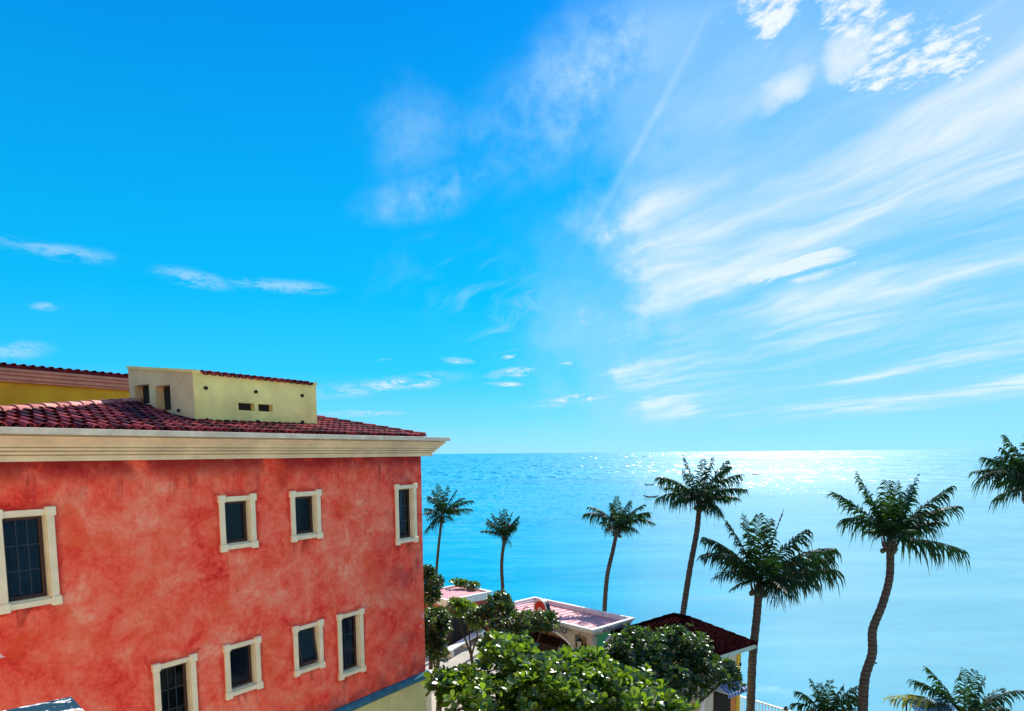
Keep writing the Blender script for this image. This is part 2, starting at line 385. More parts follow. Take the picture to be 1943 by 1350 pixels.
def sea_mat():
    m, w, p = new_mat('sea_water')
    geo = w.n('ShaderNodeNewGeometry'); pos = geo.outputs['Position']
    x, y, z = w.sep(pos)
    dist = w.m('SQRT', w.m('ADD', w.m('MULTIPLY', x, x), w.m('MULTIPLY', y, y)))
    near = w.step(dist, 260, 40)
    # depth tints and long current streaks lying along the shore
    st = w.noise(w.xyz(w.m('MULTIPLY', x, .004), w.m('MULTIPLY', y, .02)), 1.0, 6, .6, .4)
    st2 = w.noise(w.xyz(w.m('MULTIPLY', x, .03), w.m('MULTIPLY', y, .12), 4.0), 1.0, 6, .65, .4)
    f = w.m('ADD', w.m('MULTIPLY', st, .5), w.m('MULTIPLY', st2, .5))
    col = w.ramp(f, [(.35, (.0, .22, .36)), (.5, (.0, .295, .46)), (.68, (.02, .41, .56))])
    # paler to the right: sun and sky glow mixed into the base colour
    sky_glow = w.m('MULTIPLY', w.step(w.m('SUBTRACT', w.m('MULTIPLY', x, 1.0), w.m('MULTIPLY', y, .18)), -10, 26), w.step(dist, 700, 60))
    col = w.mix(w.m('MULTIPLY', sky_glow, .85), col, w.ramp(st2, [(.35, (.13, .36, .42)), (.65, (.22, .44, .48))]))
    w.put(p.inputs['Base Color'], col)
    p.inputs['IOR'].default_value = 1.33
    w.put(p.inputs['Roughness'], w.m('ADD', .16, w.m('MULTIPLY', w.step(dist, 60, 400), .07)))
    # wave facets: small near the shore, choppy farther out; three sizes of chop
    def chop(sx, sy, o):
        nd = w.n('ShaderNodeTexNoise'); w.put(nd.inputs['Vector'], w.xyz(w.m('MULTIPLY', x, sx), w.m('MULTIPLY', y, sy), o)); nd.inputs['Scale'].default_value = 1
        nd.inputs['Detail'].default_value = 3; nd.inputs['Roughness'].default_value = .7
        return w.v('SUBTRACT', nd.outputs['Color'], (.5, .5, .5))
    ca, cb, cc, cd = chop(1.6, 1.8, 0.0), chop(.9, .28, 3.0), chop(.30, .045, 7.0), chop(.09, .006, 9.0)
    def lerp(f_, a, b):
        nd = w.n('ShaderNodeMix', data_type='VECTOR'); w.put(nd.inputs[0], f_); w.put(nd.inputs[4], a); w.put(nd.inputs[5], b); return nd.outputs[1]
    ch = lerp(w.step(dist, 50, 120), ca, cb); ch = lerp(w.step(dist, 180, 380), ch, cc); ch = lerp(w.step(dist, 600, 1300), ch, cd)
    wind = w.noise(w.xyz(w.m('MULTIPLY', x, .0025), w.m('MULTIPLY', y, .012), 1.0), 1.0, 5, .6)
    amp = w.m('ADD', .13, w.m('MULTIPLY', w.step(dist, 70, 330), w.m('ADD', 1.0, w.m('MULTIPLY', w.step(wind, .4, .6), 1.2))))
    cx_, cy_, cz_ = w.sep(ch)
    long_ = w.m('MULTIPLY', w.m('SUBTRACT', w.noise(w.xyz(w.m('MULTIPLY', x, .10), w.m('MULTIPLY', y, .42), 3.0), 1.0, 6, .66, .5), .5), .24)
    nv = w.xyz(w.m('MULTIPLY', cx_, w.m('MULTIPLY', amp, .7)), w.m('ADD', w.m('MULTIPLY', cy_, amp), long_), 1.0)
    w.put(p.inputs['Normal'], w.v('NORMALIZE', nv))
    return m
sea = MB()
# fan of rings reaching the horizon
rings = [0] + [20 * 1.32 ** i for i in range(28)]
n = 72; vsx = []
for i, r_ in enumerate(rings):
    for k in range(n): an = 2 * math.pi * k / n; vsx.append((r_ * math.sin(an), r_ * math.cos(an), SEA_Z))
fsx = [(i * n + k, i * n + (k + 1) % n, (i + 1) * n + (k + 1) % n, (i + 1) * n + k) for i in range(1, len(rings) - 1) for k in range(n)]
fsx.append(tuple(n + k for k in range(n)))
sea.add(vsx, fsx)
o = sea.build('sea', sea_mat()); tag(o, kind='structure')
for pl in o.data.polygons:
    pass

# ------------------------------------------------------------------ red building
TH = R(33.46)
U = Vector((math.sin(TH), math.cos(TH), 0)); Nn = Vector((-U.y, U.x, 0))
corner = Nn * 12.8 + U * 14.59
ROTB = math.atan2(U.y, U.x)
bld = empty('red_building', corner, ROTB)
tag(bld, 'red stucco building with cream cornice, cream window surrounds and maroon tiled hip roof', 'building')
XL = -15.4; DEPTH = 9.6

def wall_grid(mb, x0, x1, z0, z1, holes, y=0.0, reveal=.22):
    xs = sorted({x0, x1, *[h[0] for h in holes], *[h[1] for h in holes]})
    zs = sorted({z0, z1, *[h[2] for h in holes], *[h[3] for h in holes]})
    for i in range(len(xs) - 1):
        for j in range(len(zs) - 1):
            cx, cz = (xs[i] + xs[i + 1]) / 2, (zs[j] + zs[j + 1]) / 2
            if any(h[0] < cx < h[1] and h[2] < cz < h[3] for h in holes): continue
            mb.quad((xs[i], y, zs[j]), (xs[i + 1], y, zs[j]), (xs[i + 1], y, zs[j + 1]), (xs[i], y, zs[j + 1]))
    for a, b, c, d in [h[:4] for h in holes]:
        yy = y + reveal
        mb.quad((a, y, c), (b, y, c), (b, yy, c), (a, yy, c)); mb.quad((a, y, d), (a, yy, d), (b, yy, d), (b, y, d))
        mb.quad((a, y, c), (a, yy, c), (a, yy, d), (a, y, d)); mb.quad((b, y, c), (b, y, d), (b, yy, d), (b, yy, c))

FR = .10   # surround face width
holes = [(a + FR, b - FR, c + FR, d - FR) for a, b, c, d, k in WINS]
w_ = MB(); wall_grid(w_, XL, 0, 3.52, 9.95, holes)
w_.quad((0, 0, 3.52), (0, DEPTH, 3.52), (0, DEPTH, 9.95), (0, 0, 9.95))
w_.quad((XL, DEPTH, 3.52), (XL, 0, 3.52), (XL, 0, 9.95), (XL, DEPTH, 9.95))
w_.quad((0, DEPTH, 3.52), (XL, DEPTH, 3.52), (XL, DEPTH, 9.95), (0, DEPTH, 9.95))
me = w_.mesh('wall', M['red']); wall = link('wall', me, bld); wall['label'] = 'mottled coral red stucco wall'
lb = MB(); lb.box(XL - .06, .0, -.0, DEPTH, 0, 3.30)
lo_wall = lb.build('base_wall', M['base_yellow'], bld); lo_wall['label'] = 'pale yellow green ground floor wall'
lg = MB(); lg.prof([(-.09, 3.33), (-.12, 3.36), (-.12, 3.47), (-.07, 3.52), (.1, 3.52), (.1, 3.30), (-.05, 3.30)], XL, .08)
lg.prof([(-.09, 3.335), (-.12, 3.365), (-.12, 3.475), (-.07, 3.525), (.1, 3.525), (.1, 3.305)], XL, .0)
lg = MB(); lg.prof([(-.09, 3.33), (-.13, 3.36), (-.13, 3.46), (-.06, 3.524), (.05, 3.524), (.05, 3.302), (-.05, 3.302)], XL, .09)
led = lg.build('ledge', M['blue_ledge'], bld); led['label'] = 'slate blue painted ledge along the foot of the red wall'

# windows
_cb = MB().box(-.078, .078, -.083, -.001, -.078, .078).build('corner_block', M['trim'], bevel=.008); cblock = _cb.data; bpy.data.objects.remove(_cb)
def window(x0, x1, z0, z1, kind):
    t = MB(); pr = -.055
    # surround: four flat members with square corner blocks
    t.box(x0, x0 + FR + .02, pr, .0, z0 + .12, z1 - .12); t.box(x1 - FR - .02, x1, pr, .0, z0 + .12, z1 - .12)
    t.box(x0 + .12, x1 - .12, pr, .0, z1 - FR - .01, z1 - .012); t.box(x0 + .12, x1 - .12, pr - .015, .0, z0 + .012, z0 + FR + .01)
    # lining of the reveal
    a, b, c, d = x0 + FR + .004, x1 - FR - .004, z0 + FR + .004, z1 - FR - .004
    t.box(a - .003, a + .025, .0, .17, c, d); t.box(b - .025, b + .003, .0, .17, c, d); t.box(a, b, .0, .17, c - .003, c + .03)
    t.box(a, b, .0, .17, d - .025, d + .003)
    f = t.build('window', M['trim'], bld, bevel=.008)
    for cx in (x0 + .055, x1 - .055):
        for cz in (z0 + .055, z1 - .055):
            k_ = bpy.data.objects.new('corner_block', cblock); COL.objects.link(k_); k_.parent = f; k_.location = (cx, 0, cz)
    a += .025; b -= .025; c += .03; d -= .025
    s = MB(); y0, y1 = .11, .16; q = .06
    s.box(a, a + q, y0, y1, c, d); s.box(b - q, b, y0, y1, c, d); s.box(a + q, b - q, y0, y1, c, c + q); s.box(a + q, b - q, y0, y1, d - q, d)
    s.build('sash', M['brown'], f, bevel=.006)
    if kind == 'tilt':
        gl = MB(); h = d - c - 2 * q
        Mt = Matrix.Translation((0, .12, d - q)) @ Matrix.Rotation(R(-11), 4, 'X')
        gl.box(a + q, b - q, -.008, .008, -h, 0, Mt); gl.build('glass_pane', M['glass'], f)
        g2 = MB()
        g2.box(a + q, a + q + .04, -.02, .012, -h, 0, Mt); g2.box(b - q - .04, b - q, -.02, .012, -h, 0, Mt); g2.box(a + q + .04, b - q - .04, -.02, .012, -h, -h + .05, Mt)
        g2.build('casement', M['brown'], f)
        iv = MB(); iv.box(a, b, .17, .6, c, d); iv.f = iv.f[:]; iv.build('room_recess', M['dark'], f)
    elif kind in ('curtain', 'grid'):
        gl = MB(); nx = 2; nz = 3
        gl.box(a + q, b - q, .138, .146, c + q, d - q)
        m2 = new_glassy; gl.build('glass_pane', m2, f)
        br = MB()
        for i in range(1, nz): zc = c + q + (d - c - 2 * q) * i / nz; br.box(a + q, b - q, .122, .135, zc - .009, zc + .009)
        for i in range(1, nx + 1): xc = a + q + (b - a - 2 * q) * i / (nx + 1); br.box(xc - .008, xc + .008, .118, .1335, c + q, d - q)
        br.build('window_bars', M['muntin'], f)
        cu = MB(); N_ = 40; vs = []
        for i in range(N_ + 1):
            xx = a + (b - a) * i / N_; yy = .24 + .03 * math.sin(i * 1.15) + .012 * math.sin(i * 2.7 + 1)
            vs += [(xx, yy, c), (xx, yy + .01 * math.sin(i), d)]
        if kind == 'curtain':
            cu.add(vs, [(2 * i, 2 * i + 2, 2 * i + 3, 2 * i + 1) for i in range(N_)]); cu.build('curtain', M['curtain'], f, smooth=True)
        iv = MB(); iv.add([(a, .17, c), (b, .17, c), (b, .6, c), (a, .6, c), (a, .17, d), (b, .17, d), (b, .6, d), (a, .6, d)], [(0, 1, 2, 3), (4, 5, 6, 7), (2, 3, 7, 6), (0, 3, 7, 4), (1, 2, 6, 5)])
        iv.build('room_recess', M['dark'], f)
    else:
        gl = MB(); gl.box(a + q, b - q, .138, .146, c + q, d - q); gl.build('glass_pane', M['glass'], f)
def clearish():
    m, w, p = new_mat('window_glass'); t = m.node_tree
    gl = w.n('ShaderNodeBsdfGlossy'); gl.inputs['Roughness'].default_value = .04
    tr = w.n('ShaderNodeBsdfTransparent'); tr.inputs[0].default_value = (.62, .72, .78, 1)
    fr = w.n('ShaderNodeFresnel'); fr.inputs[0].default_value = 1.22
    mx = w.n('ShaderNodeMixShader'); t.links.new(fr.outputs[0], mx.inputs[0]); t.links.new(tr.outputs[0], mx.inputs[1]); t.links.new(gl.outputs[0], mx.inputs[2])
    t.links.new(mx.outputs[0], t.nodes['Material Output'].inputs['Surface']); return m
new_glassy = clearish()
for q in WINS: window(*q)
# chipped plaster patches
pk = MB()
def patch(mb, cx, cz, rx, rz, y=-.004, seed=0):
    rr = random.Random(seed); n_ = 14
    pts = [(cx + rx * math.cos(2 * math.pi * i / n_) * rr.uniform(.5, 1.1), y, cz + rz * math.sin(2 * math.pi * i / n_) * rr.uniform(.5, 1.1)) for i in range(n_)]
    mb.add(pts + [(cx, y, cz)], [(i, (i + 1) % n_, n_) for i in range(n_)])
for q in ((-10.52, 6.76, .17, .07, 3), (-.075, 5.2, .035, .10, 5), (-.16, 4.92, .03, .06, 6)):
    pk = MB(); patch(pk, *q[:4], seed=q[4]); pk.build('bare_plaster_patch', M['pale_patch'], bld)

# cornice: stepped profile mitred round the corner (y = outwards is -)
def cornice(x0, parent, prof_, mat, end=True):
    c = MB(); c.prof([p for p in prof_], x0, 0, 0, 1)
    # return along the end wall
    n_ = len(prof_)
    vs = [(-y, y, z) for y, z in prof_] + [(-y, DEPTH, z) for y, z in prof_]
    c.add(vs, [(i, n_ + i, n_ + (i + 1) % n_, (i + 1) % n_) for i in range(n_)] + [tuple(range(n_, 2 * n_))])
    return c
P1 = [(.3, 9.93), (-.24, 9.93), (-.24, 10.02), (-.21, 10.035), (-.30, 10.045), (-.30, 10.085), (-.27, 10.10), (-.36, 10.11), (-.36, 10.145), (-.33, 10.16), (-.39, 10.17), (-.40, 10.20), (-.45, 10.25), (-.545, 10.335), (-.50, 10.345), (-.50, 10.362), (.3, 10.362)]
cb = cornice(XL, bld, P1, None).build('cornice', M['cream_stone'], bld)
P2 = [(.3, 10.365), (-.60, 10.365), (-.61, 10.37), (-.61, 10.468), (-.60, 10.472), (.3, 10.472)]
cornice(XL, bld, P2, None).build('cornice_cap', M['grey_cap'], bld)

# hip roof rising to a point behind the box
SL = .22; EZ = 10.50; EY = -.10; EXR = .10; EXL = -11.9
def roofz(y): return EZ + SL * (y - EY)
apx = (-4.0, 4.87, EZ + SL * 4.97); BY = 9.2
def hipR(y): return EXR + (apx[0] - EXR) * (y - EY) / (apx[1] - EY)
def hipL(y): return EXL + (apx[0] - EXL) * (y - EY) / (apx[1] - EY)
W2 = 4.97
rb = MB()
a = (EXL, EY, EZ); b = (EXR, EY, EZ); c = apx; d = apx
rb.add([a, b, apx, (EXL, BY, EZ), (EXR, BY, EZ), (EXL, EY, 10.42), (EXR, EY, 10.42), (EXL, BY, 10.42), (EXR, BY, 10.42)], [(0, 1, 2), (1, 4, 2), (4, 3, 2), (3, 0, 2), (5, 6, 1, 0), (6, 8, 4, 1), (8, 7, 3, 4), (7, 5, 0, 3), (5, 6, 8, 7)])
roof = rb.build('roof', M['roof_bed'], bld)
fl_ = MB(); fl_.box(XL, .25, .3, DEPTH - .1, 10.30, 10.415); fl_.build('roof_slab', M['grey_cap'], bld)
def barrel_mesh(name, L, r0, r1, mat, seg=6, th=.016, up=1):
    mb = MB(); vs = []
    for (yy, rr) in ((0, r0), (L, r1)):
        for ri in (rr, rr - th):
            for k in range(seg + 1):
                an = math.pi * k / seg; vs.append((ri * math.cos(an), yy, up * ri * math.sin(an) * .85))
    n_ = seg + 1; fs = []
    for k in range(seg):
        fs.append((k, k + 1, 2 * n_ + k + 1, 2 * n_ + k)); fs.append((n_ + k, 3 * n_ + k, 3 * n_ + k + 1, n_ + k + 1)); fs.append((k, n_ + k, n_ + k + 1, k + 1))
    mb.add(vs, fs); m_ = mb.mesh(name, mat, False)
    return m_
TP, TR = .205, .36      # column spacing, course length
tile = barrel_mesh('tile', TR + .07, .085, .068, M['maroon'])
sla = math.atan(SL)
rows = int(W2 / math.cos(sla) / TR)
cand = []
for j in range(rows):
    y = EY - .05 + j * TR * math.cos(sla); k0 = (y - EY)
    x = hipR(max(y, EY)) - .08
    xl = hipL(max(y, EY)) + .05
    while x > xl:
        cand.append((x, y, j)); x -= TP
# nearest visible tiles stay single objects; the remainder is one mass
def vis(c): return c[0] > -10.6 and not (-6.32 < c[0] < -2.9 and c[1] > 1.0)
cv = [c for c in cand if vis(c)]; cv.sort(key=lambda c: (c[2], abs(c[0] + 7)))
single = set(cv[:290])
restm = MB(); tv = [v.co.copy() for v in tile.vertices]; tf = [tuple(p.vertices) for p in tile.polygons]
rr = random.Random(3)
for cnd in cand:
    x, y, j = cnd
    if -6.32 < x < -2.86 and 1.0 < y < 3.75: continue
    Mx = Matrix.Translation((x + rr.uniform(-.006, .006), y + rr.uniform(-.012, .012), roofz(y) + .012)) @ Matrix.Rotation(sla + R(2.2) * -1 + rr.uniform(-.01, .01), 4, 'X')
    if cnd in single:
        t_ = bpy.data.objects.new('tile', tile); COL.objects.link(t_); t_.parent = roof; t_.matrix_local = Mx
    else: restm.add([Mx @ v for v in tv], tf)
o = restm.build('tile_courses', M['maroon'], roof); o['kind'] = 'stuff'
# hip caps
cap = barrel_mesh('ridge_tile', .42, .12, .10, M['pink_tile'], 6)
cap2 = barrel_mesh('ridge_tile', .42, .12, .10, M['maroon'], 6)
def hip(p0, p1, mesh_, name='ridge_tile'):
    p0, p1 = Vector(p0), Vector(p1); L = (p1 - p0).length; n_ = int(L / .36); dr = (p1 - p0).normalized()
    q = dr.to_track_quat('Y', 'Z')
    for i in range(n_):
        t_ = bpy.data.objects.new(name, mesh_); COL.objects.link(t_); t_.parent = roof
        t_.location = p0 + dr * (i * .36) + Vector((0, 0, .02)); t_.rotation_mode = 'QUATERNION'; t_.rotation_quaternion = q @ Matrix.Rotation(R(-2), 3, 'X').to_quaternion()
hip(b, c, cap2); hip(a, d, cap); hip((EXR, BY, EZ), c, cap2); hip((EXL, BY, EZ), c, cap2)

# ------------------------------------------------------------------ rooftop box (own volume standing on the roof, part of the building)
bx0, bx1 = -6.26, -2.90; by0 = 1.0; by1 = 3.7; bz0 = 10.6; bzf = 11.83; bzb = 12.12
box = MB()
hf = [(-5.18, -4.75, 11.05, 11.22), (-4.65, -4.24, 11.05, 11.22)]
wall_grid(box, bx0, bx1, bz0, bzf, hf, y=by0, reveal=.16)
tb = empty('x'); bpy.data.objects.remove(tb)
fo = link('penthouse_wall', box.mesh('penthouse_wall', M['yellow_lime']), bld); fo['label'] = 'lime yellow front of the rooftop box with two slots and drain holes'
# left side with two square openings (in plane x = bx0)
sd_ = MB(); hl = [(1.92, 2.54, 11.04, 11.60), (2.81, 3.46, 11.23, 11.67)]
tmp = MB(); wall_grid(tmp, by0, by1, bz0, bzf, [h for h in hl], y=0, reveal=.2)
sv = [(bx0 + v[1], v[0], v[2]) for v in tmp.v]
sd_.add(sv, tmp.f)
sd_.add([(bx0, by0, bzf), (bx0, by1, bzf), (bx0, by1, bzb)], [(0, 1, 2)])
so = sd_.build('penthouse_side', M['peach'], bld); so['label'] = 'peach side of the rooftop box with two square openings'
for (ya, yb, za, zb) in hl:  # dark sheet behind each opening, in place of its shaded inside
    mb = MB(); mb.quad((bx0 + .199, ya - .01, za - .01), (bx0 + .199, yb + .01, za - .01), (bx0 + .199, yb + .01, zb + .01), (bx0 + .199, ya - .01, zb + .01)); mb.build('dark_backing', M['dark'], so)
ot = MB(); ot.quad((bx1, by0, bz0), (bx1, by1, bz0), (bx1, by1, bzb), (bx1, by0, bzf)); ot.quad((bx0, by1, bz0), (bx1, by1, bz0), (bx1, by1, bzb), (bx0, by1, bzb))
ot.quad((bx0, by0, bzf - .02), (bx1, by0, bzf - .02), (bx1, by1, bzb - .02), (bx0, by1, bzb - .02))
ot.quad((bx0 + .22, by0 + .2, bz0), (bx0 + .22, by1, bz0), (bx0 + .9, by1, bz0), (bx0 + .9, by0 + .2, bz0))
ot.quad((bx0 + .9, by0 + .2, bz0), (bx0 + .9, by1, bz0), (bx0 + .9, by1, bzf - .05), (bx0 + .9, by0 + .2, bzf - .05))
ot.build('penthouse_back', M['yellow_lime'], bld)
ln = MB(); sl2 = (bzb - bzf) / (by1 - by0); a2_ = math.atan(sl2)
ln.box(bx0 - .03, bx0 + .10, by0 - .03, by1, -.02, .03, Matrix.Translation((0, 0, bzf)) @ Matrix.Shear('XY', 4, (0, 0)) )
ln = MB(); y0_, y1_ = by0 - .03, by1
for (xa, xb) in ((bx0 - .03, bx0 + .16), (bx1 - .10, bx1 + .03)):
    ln.add([(xa, y0_, bzf - .03), (xb, y0_, bzf - .03), (xb, y1_, bzb - .03), (xa, y1_, bzb - .03), (xa, y0_, bzf + .035), (xb, y0_, bzf + .035), (xb, y1_, bzb + .035), (xa, y1_, bzb + .035)],
           [(0, 3, 2, 1), (4, 5, 6, 7), (0, 1, 5, 4), (1, 2, 6, 5), (2, 3, 7, 6), (3, 0, 4, 7)])
pr_ = ln.build('penthouse_coping', M['yellow_lime'], bld)
pt = barrel_mesh('tile', .36, .085, .075, M['maroon'], 6, .02)
ptd = barrel_mesh('pan_tile', .36, .085, .078, M['maroon'], 6, .02, up=-1)
nt = 16; span = (bx1 - .12) - (bx0 + .20)
for k in range(nt):
    x = bx0 + .24 + span * k / nt + .04
    for j in range(3):
        yy = by0 - .09 + j * .31
        o = bpy.data.objects.new('tile', ptd); COL.objects.link(o); o.parent = pr_
        o.matrix_local = Matrix.Translation((x, yy, bzf + .015 + sl2 * (j * .31) + .004 * j)) @ Matrix.Rotation(a2_ - R(2), 4, 'X')
        if k < nt - 1:
            o = bpy.data.objects.new('tile', pt); COL.objects.link(o); o.parent = pr_
            o.matrix_local = Matrix.Translation((x + span / nt / 2, yy + .02, bzf - .005 + sl2 * (j * .31) + .004 * j)) @ Matrix.Rotation(a2_ - R(2), 4, 'X') @ Matrix.Scale(.75, 4)
def disc_pipe(mb, x, y, z, r=.042, ax='y'):
    n_ = 12; vs = []
    for rr_, dd in ((r, -.035), (r, .06), (r * .72, -.035), (r * .72, .06)):
        for k in range(n_):
            an = 2 * math.pi * k / n_
            vs.append((x + rr_ * math.cos(an), y + dd, z + rr_ * math.sin(an)) if ax == 'y' else (x + dd, y + rr_ * math.cos(an), z + rr_ * math.sin(an)))
    fs = []
    for k in range(n_):
        k2 = (k + 1) % n_; fs += [(k, k2, n_ + k2, n_ + k), (k, 2 * n_ + k, 2 * n_ + k2, k2), (2 * n_ + k, 3 * n_ + k, 3 * n_ + k2, 2 * n_ + k2)]
    fs.append(tuple(2 * n_ + k for k in range(n_))); mb.add(vs, fs)
for (x, z) in ((.28, 11.49), (.27, 10.79), (1.55, 11.50), (1.57, 10.80), (2.90, 11.50), (2.88, 10.83)):
    mb = MB(); disc_pipe(mb, bx0 + x, by0, z); mb.build('drain_pipe', M['dark'], fo)
mb = MB(); disc_pipe(mb, bx0, 1.60, 11.01, .04, 'x'); mb.build('drain_pipe', M['dark'], so)
for (xa, xb, za, zb) in hf:
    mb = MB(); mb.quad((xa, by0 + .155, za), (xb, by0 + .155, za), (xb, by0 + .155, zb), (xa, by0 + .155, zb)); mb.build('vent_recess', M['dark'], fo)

# ------------------------------------------------------------------ ochre wing behind
wg = empty('ochre_building', Vector((0, 0, -.07)) + corner + Nn * 9.75 + U * -.5, ROTB)
tag(wg, 'taller ochre yellow building with rose cornice behind the red one', 'building')
mb = MB(); mb.box(-20, 0, 0, 9, 0, 12.24); mb.build('wall', M['ochre'], wg)
Pw0 = [(.1, 12.24), (-.12, 12.24), (-.12, 12.30), (-.20, 12.33), (-.20, 12.44), (-.28, 12.47), (-.28, 12.56), (-.36, 12.59), (-.36, 12.68), (.1, 12.68)]
Pw = [(y, 12.22 + (z - 12.24) * .82) for y, z in Pw0]
mb = MB(); mb.prof(Pw, -20, .3); mb.build('cornice', M['rose_cornice'], wg)
mb = MB(); mb.prof([(-.40, 12.585), (-.40, 12.66), (4.2, 12.80), (8.9, 12.68), (8.9, 12.585)], -20, .4); wr = mb.build('roof', M['maroon'], wg)
wt = barrel_mesh('tile', .40, .075, .06, M['maroon'])
for k in range(86):
    t_ = bpy.data.objects.new('tile', wt); COL.objects.link(t_); t_.parent = wr
    t_.matrix_local = Matrix.Translation((.3 - k * .235, -.46, 12.655)) @ Matrix.Rotation(.03, 4, 'X')

# ------------------------------------------------------------------ unseen hotel wing behind the camera, added to bounce sunlight onto the red wall
hw = empty('hotel_bounce_wing', (0, 0, 0), math.atan2(-Nn.y, -Nn.x) + math.pi)
Vd = -Nn  # runs to the right
hw.rotation_euler = (0, 0, math.atan2(Vd.y, Vd.x)); hw.location = U * -.9
tag(hw, 'unseen cream plastered hotel wing added behind the viewpoint to bounce light onto the red wall', 'building')
wh = []
for fl in range(4):
    for k in range(9): wh.append((-10.5 + k * 3.4, -9.3 + k * 3.4, 1.0 + 3.2 * fl, 2.6 + 3.2 * fl))
wh = [h for h in wh if h[3] < 13]
# local x runs right, local -y faces backwards; front face is +y
tmp = MB(); wall_grid(tmp, -12.6, 20, 0, 13.4, wh, y=0, reveal=-.2)
mb = MB(); mb.add(tmp.v, tmp.f); mb.box(-12.6, 20, -8, -.21, 0, 13.39)
M['hotel'] = simple('hotel_plaster', (.80, .60, .42), .85, .06, 1.2, .2)
mb.build('wall', M['hotel'], hw)
for i, h in enumerate(wh):
    m2 = MB(); m2.quad((h[0], -.12, h[2]), (h[1], -.12, h[2]), (h[1], -.12, h[3]), (h[0], -.12, h[3])); m2.build('window', M['glass'], hw)
# blue capped parapet pier below the viewpoint
ctop = atz(135, 1322, 8.75)
pier = empty('parapet_pier', (ctop.x, ctop.y, 0), 0)
d1 = (atz(0, 1350, 8.75) - ctop).normalized(); d2 = (atz(161, 1350, 8.75) - ctop).normalized()
tag(pier, 'low parapet pier with peeling slate blue cap in the lower left corner', 'parapet')
def slab(z0, z1, off, a_len, b_len):
    m_ = MB(); o0 = Vector((0, 0, 0)) - (d1 + d2) * off
    c4 = [o0, o0 + d1 * (a_len + 2 * off), o0 + d1 * (a_len + 2 * off) + d2 * (b_len + 2 * off), o0 + d2 * (b_len + 2 * off)]
    m_.add([q + Vector((0, 0, z0)) for q in c4] + [q + Vector((0, 0, z1)) for q in c4], [(0, 1, 2, 3), (4, 5, 6, 7), (0, 1, 5, 4), (1, 2, 6, 5), (2, 3, 7, 6), (3, 0, 4, 7)])
    return m_
def peel_mat():
    m, w, p = new_mat('peeling_blue_paint'); co = w.n('ShaderNodeTexCoord').outputs['Object']
    a = w.noise(co, 3.2, 9, .68, .5); b = w.noise(w.v('ADD', co, (5, 5, 0)), 7, 8, .7)
    col = w.mix(w.step(a, .485, .51), (.010, .045, .078), (.70, .72, .74)); col = w.mix(w.step(a, .52, .56), col, w.ramp(b, [(.4, (.30, .20, .11)), (.6, (.52, .40, .24))]))
    w.put(p.inputs['Base Color'], col); p.inputs['Roughness'].default_value = .85; p.inputs['Specular IOR Level'].default_value = .08; w.put(p.inputs['Normal'], w.bump(a, .5, .02)); return m
M['peel'] = peel_mat()
slab(8.66, 8.75, 0, 1.6, 1.2).build('cap', M['peel'], pier)
slab(0, 8.655, -.05, 1.5, 1.1).build('shaft', M['hotel'], pier)


# ------------------------------------------------------------------ kiosks
def frame_empty(name, P, dirx):
    return empty(name, (P.x, P.y, 0), math.atan2(dirx.y, dirx.x))
M['kiosk_fascia'] = simple('kiosk_fascia', (.50, .44, .33), .75, .18, 2.5, .2)
M['kiosk_white'] = simple('kiosk_white', (.74, .73, .68), .6, .12, 3, .15)
M['pink_roof'] = simple('pink_roof_sheet', (.62, .25, .27), .55, .22, 1.2, .15)
M['green'] = simple('green_plaster', (.08, .42, .17), .8, .2, 1.5, .2)
M['kiosk_red'] = simple('kiosk_red', (.45, .05, .035), .8, .2, 1.5, .2)
M['iron'] = simple('black_iron', (.02, .02, .022), .5, .2, 8, 0)
M['lamp_glass'] = simple('frosted_lamp_glass', (.72, .62, .48), .3, .05, 4, 0)
M['letter'] = simple('letter_paint', (.10, .10, .17), .5, .1, 4, 0)
M['letter_dark'] = simple('letter_dark', (.08, .09, .22), .5, .1, 4, 0)
M['badge_red'] = simple('badge_red', (.55, .02, .015), .45, .1, 3, 0)

def arch_wall(mb, x0, x1, z0, z1, cx, hw_, zs, y, rz=None, n=12, th=.18):
    """wall in the xz plane with one arched opening from the floor"""
    rz = rz or hw_
    arc = [(cx - hw_ * math.cos(math.pi * i / n), zs + rz * math.sin(math.pi * i / n)) for i in range(n + 1)]
    for yy in (y, y + th):
        mb.quad((x0, yy, z0), (cx - hw_, yy, z0), (cx - hw_, yy, zs), (x0, yy, zs)); mb.quad((cx + hw_, yy, z0), (x1, yy, z0), (x1, yy, zs), (cx + hw_, yy, zs))
        mb.quad((x0, yy, zs), (cx - hw_, yy, zs), (cx - hw_, yy, z1), (x0, yy, z1)); mb.quad((cx + hw_, yy, zs), (x1, yy, zs), (x1, yy, z1), (cx + hw_, yy, z1))
        for i in range(n): mb.quad((arc[i][0], yy, arc[i][1]), (arc[i + 1][0], yy, arc[i + 1][1]), (arc[i + 1][0], yy, z1), (arc[i][0], yy, z1))
    pts = [(cx - hw_, z0)] + arc + [(cx + hw_, z0)]
    for i in range(len(pts) - 1): mb.quad((pts[i][0], y, pts[i][1]), (pts[i + 1][0], y, pts[i + 1][1]), (pts[i + 1][0], y + th, pts[i + 1][1]), (pts[i][0], y + th, pts[i][1]))
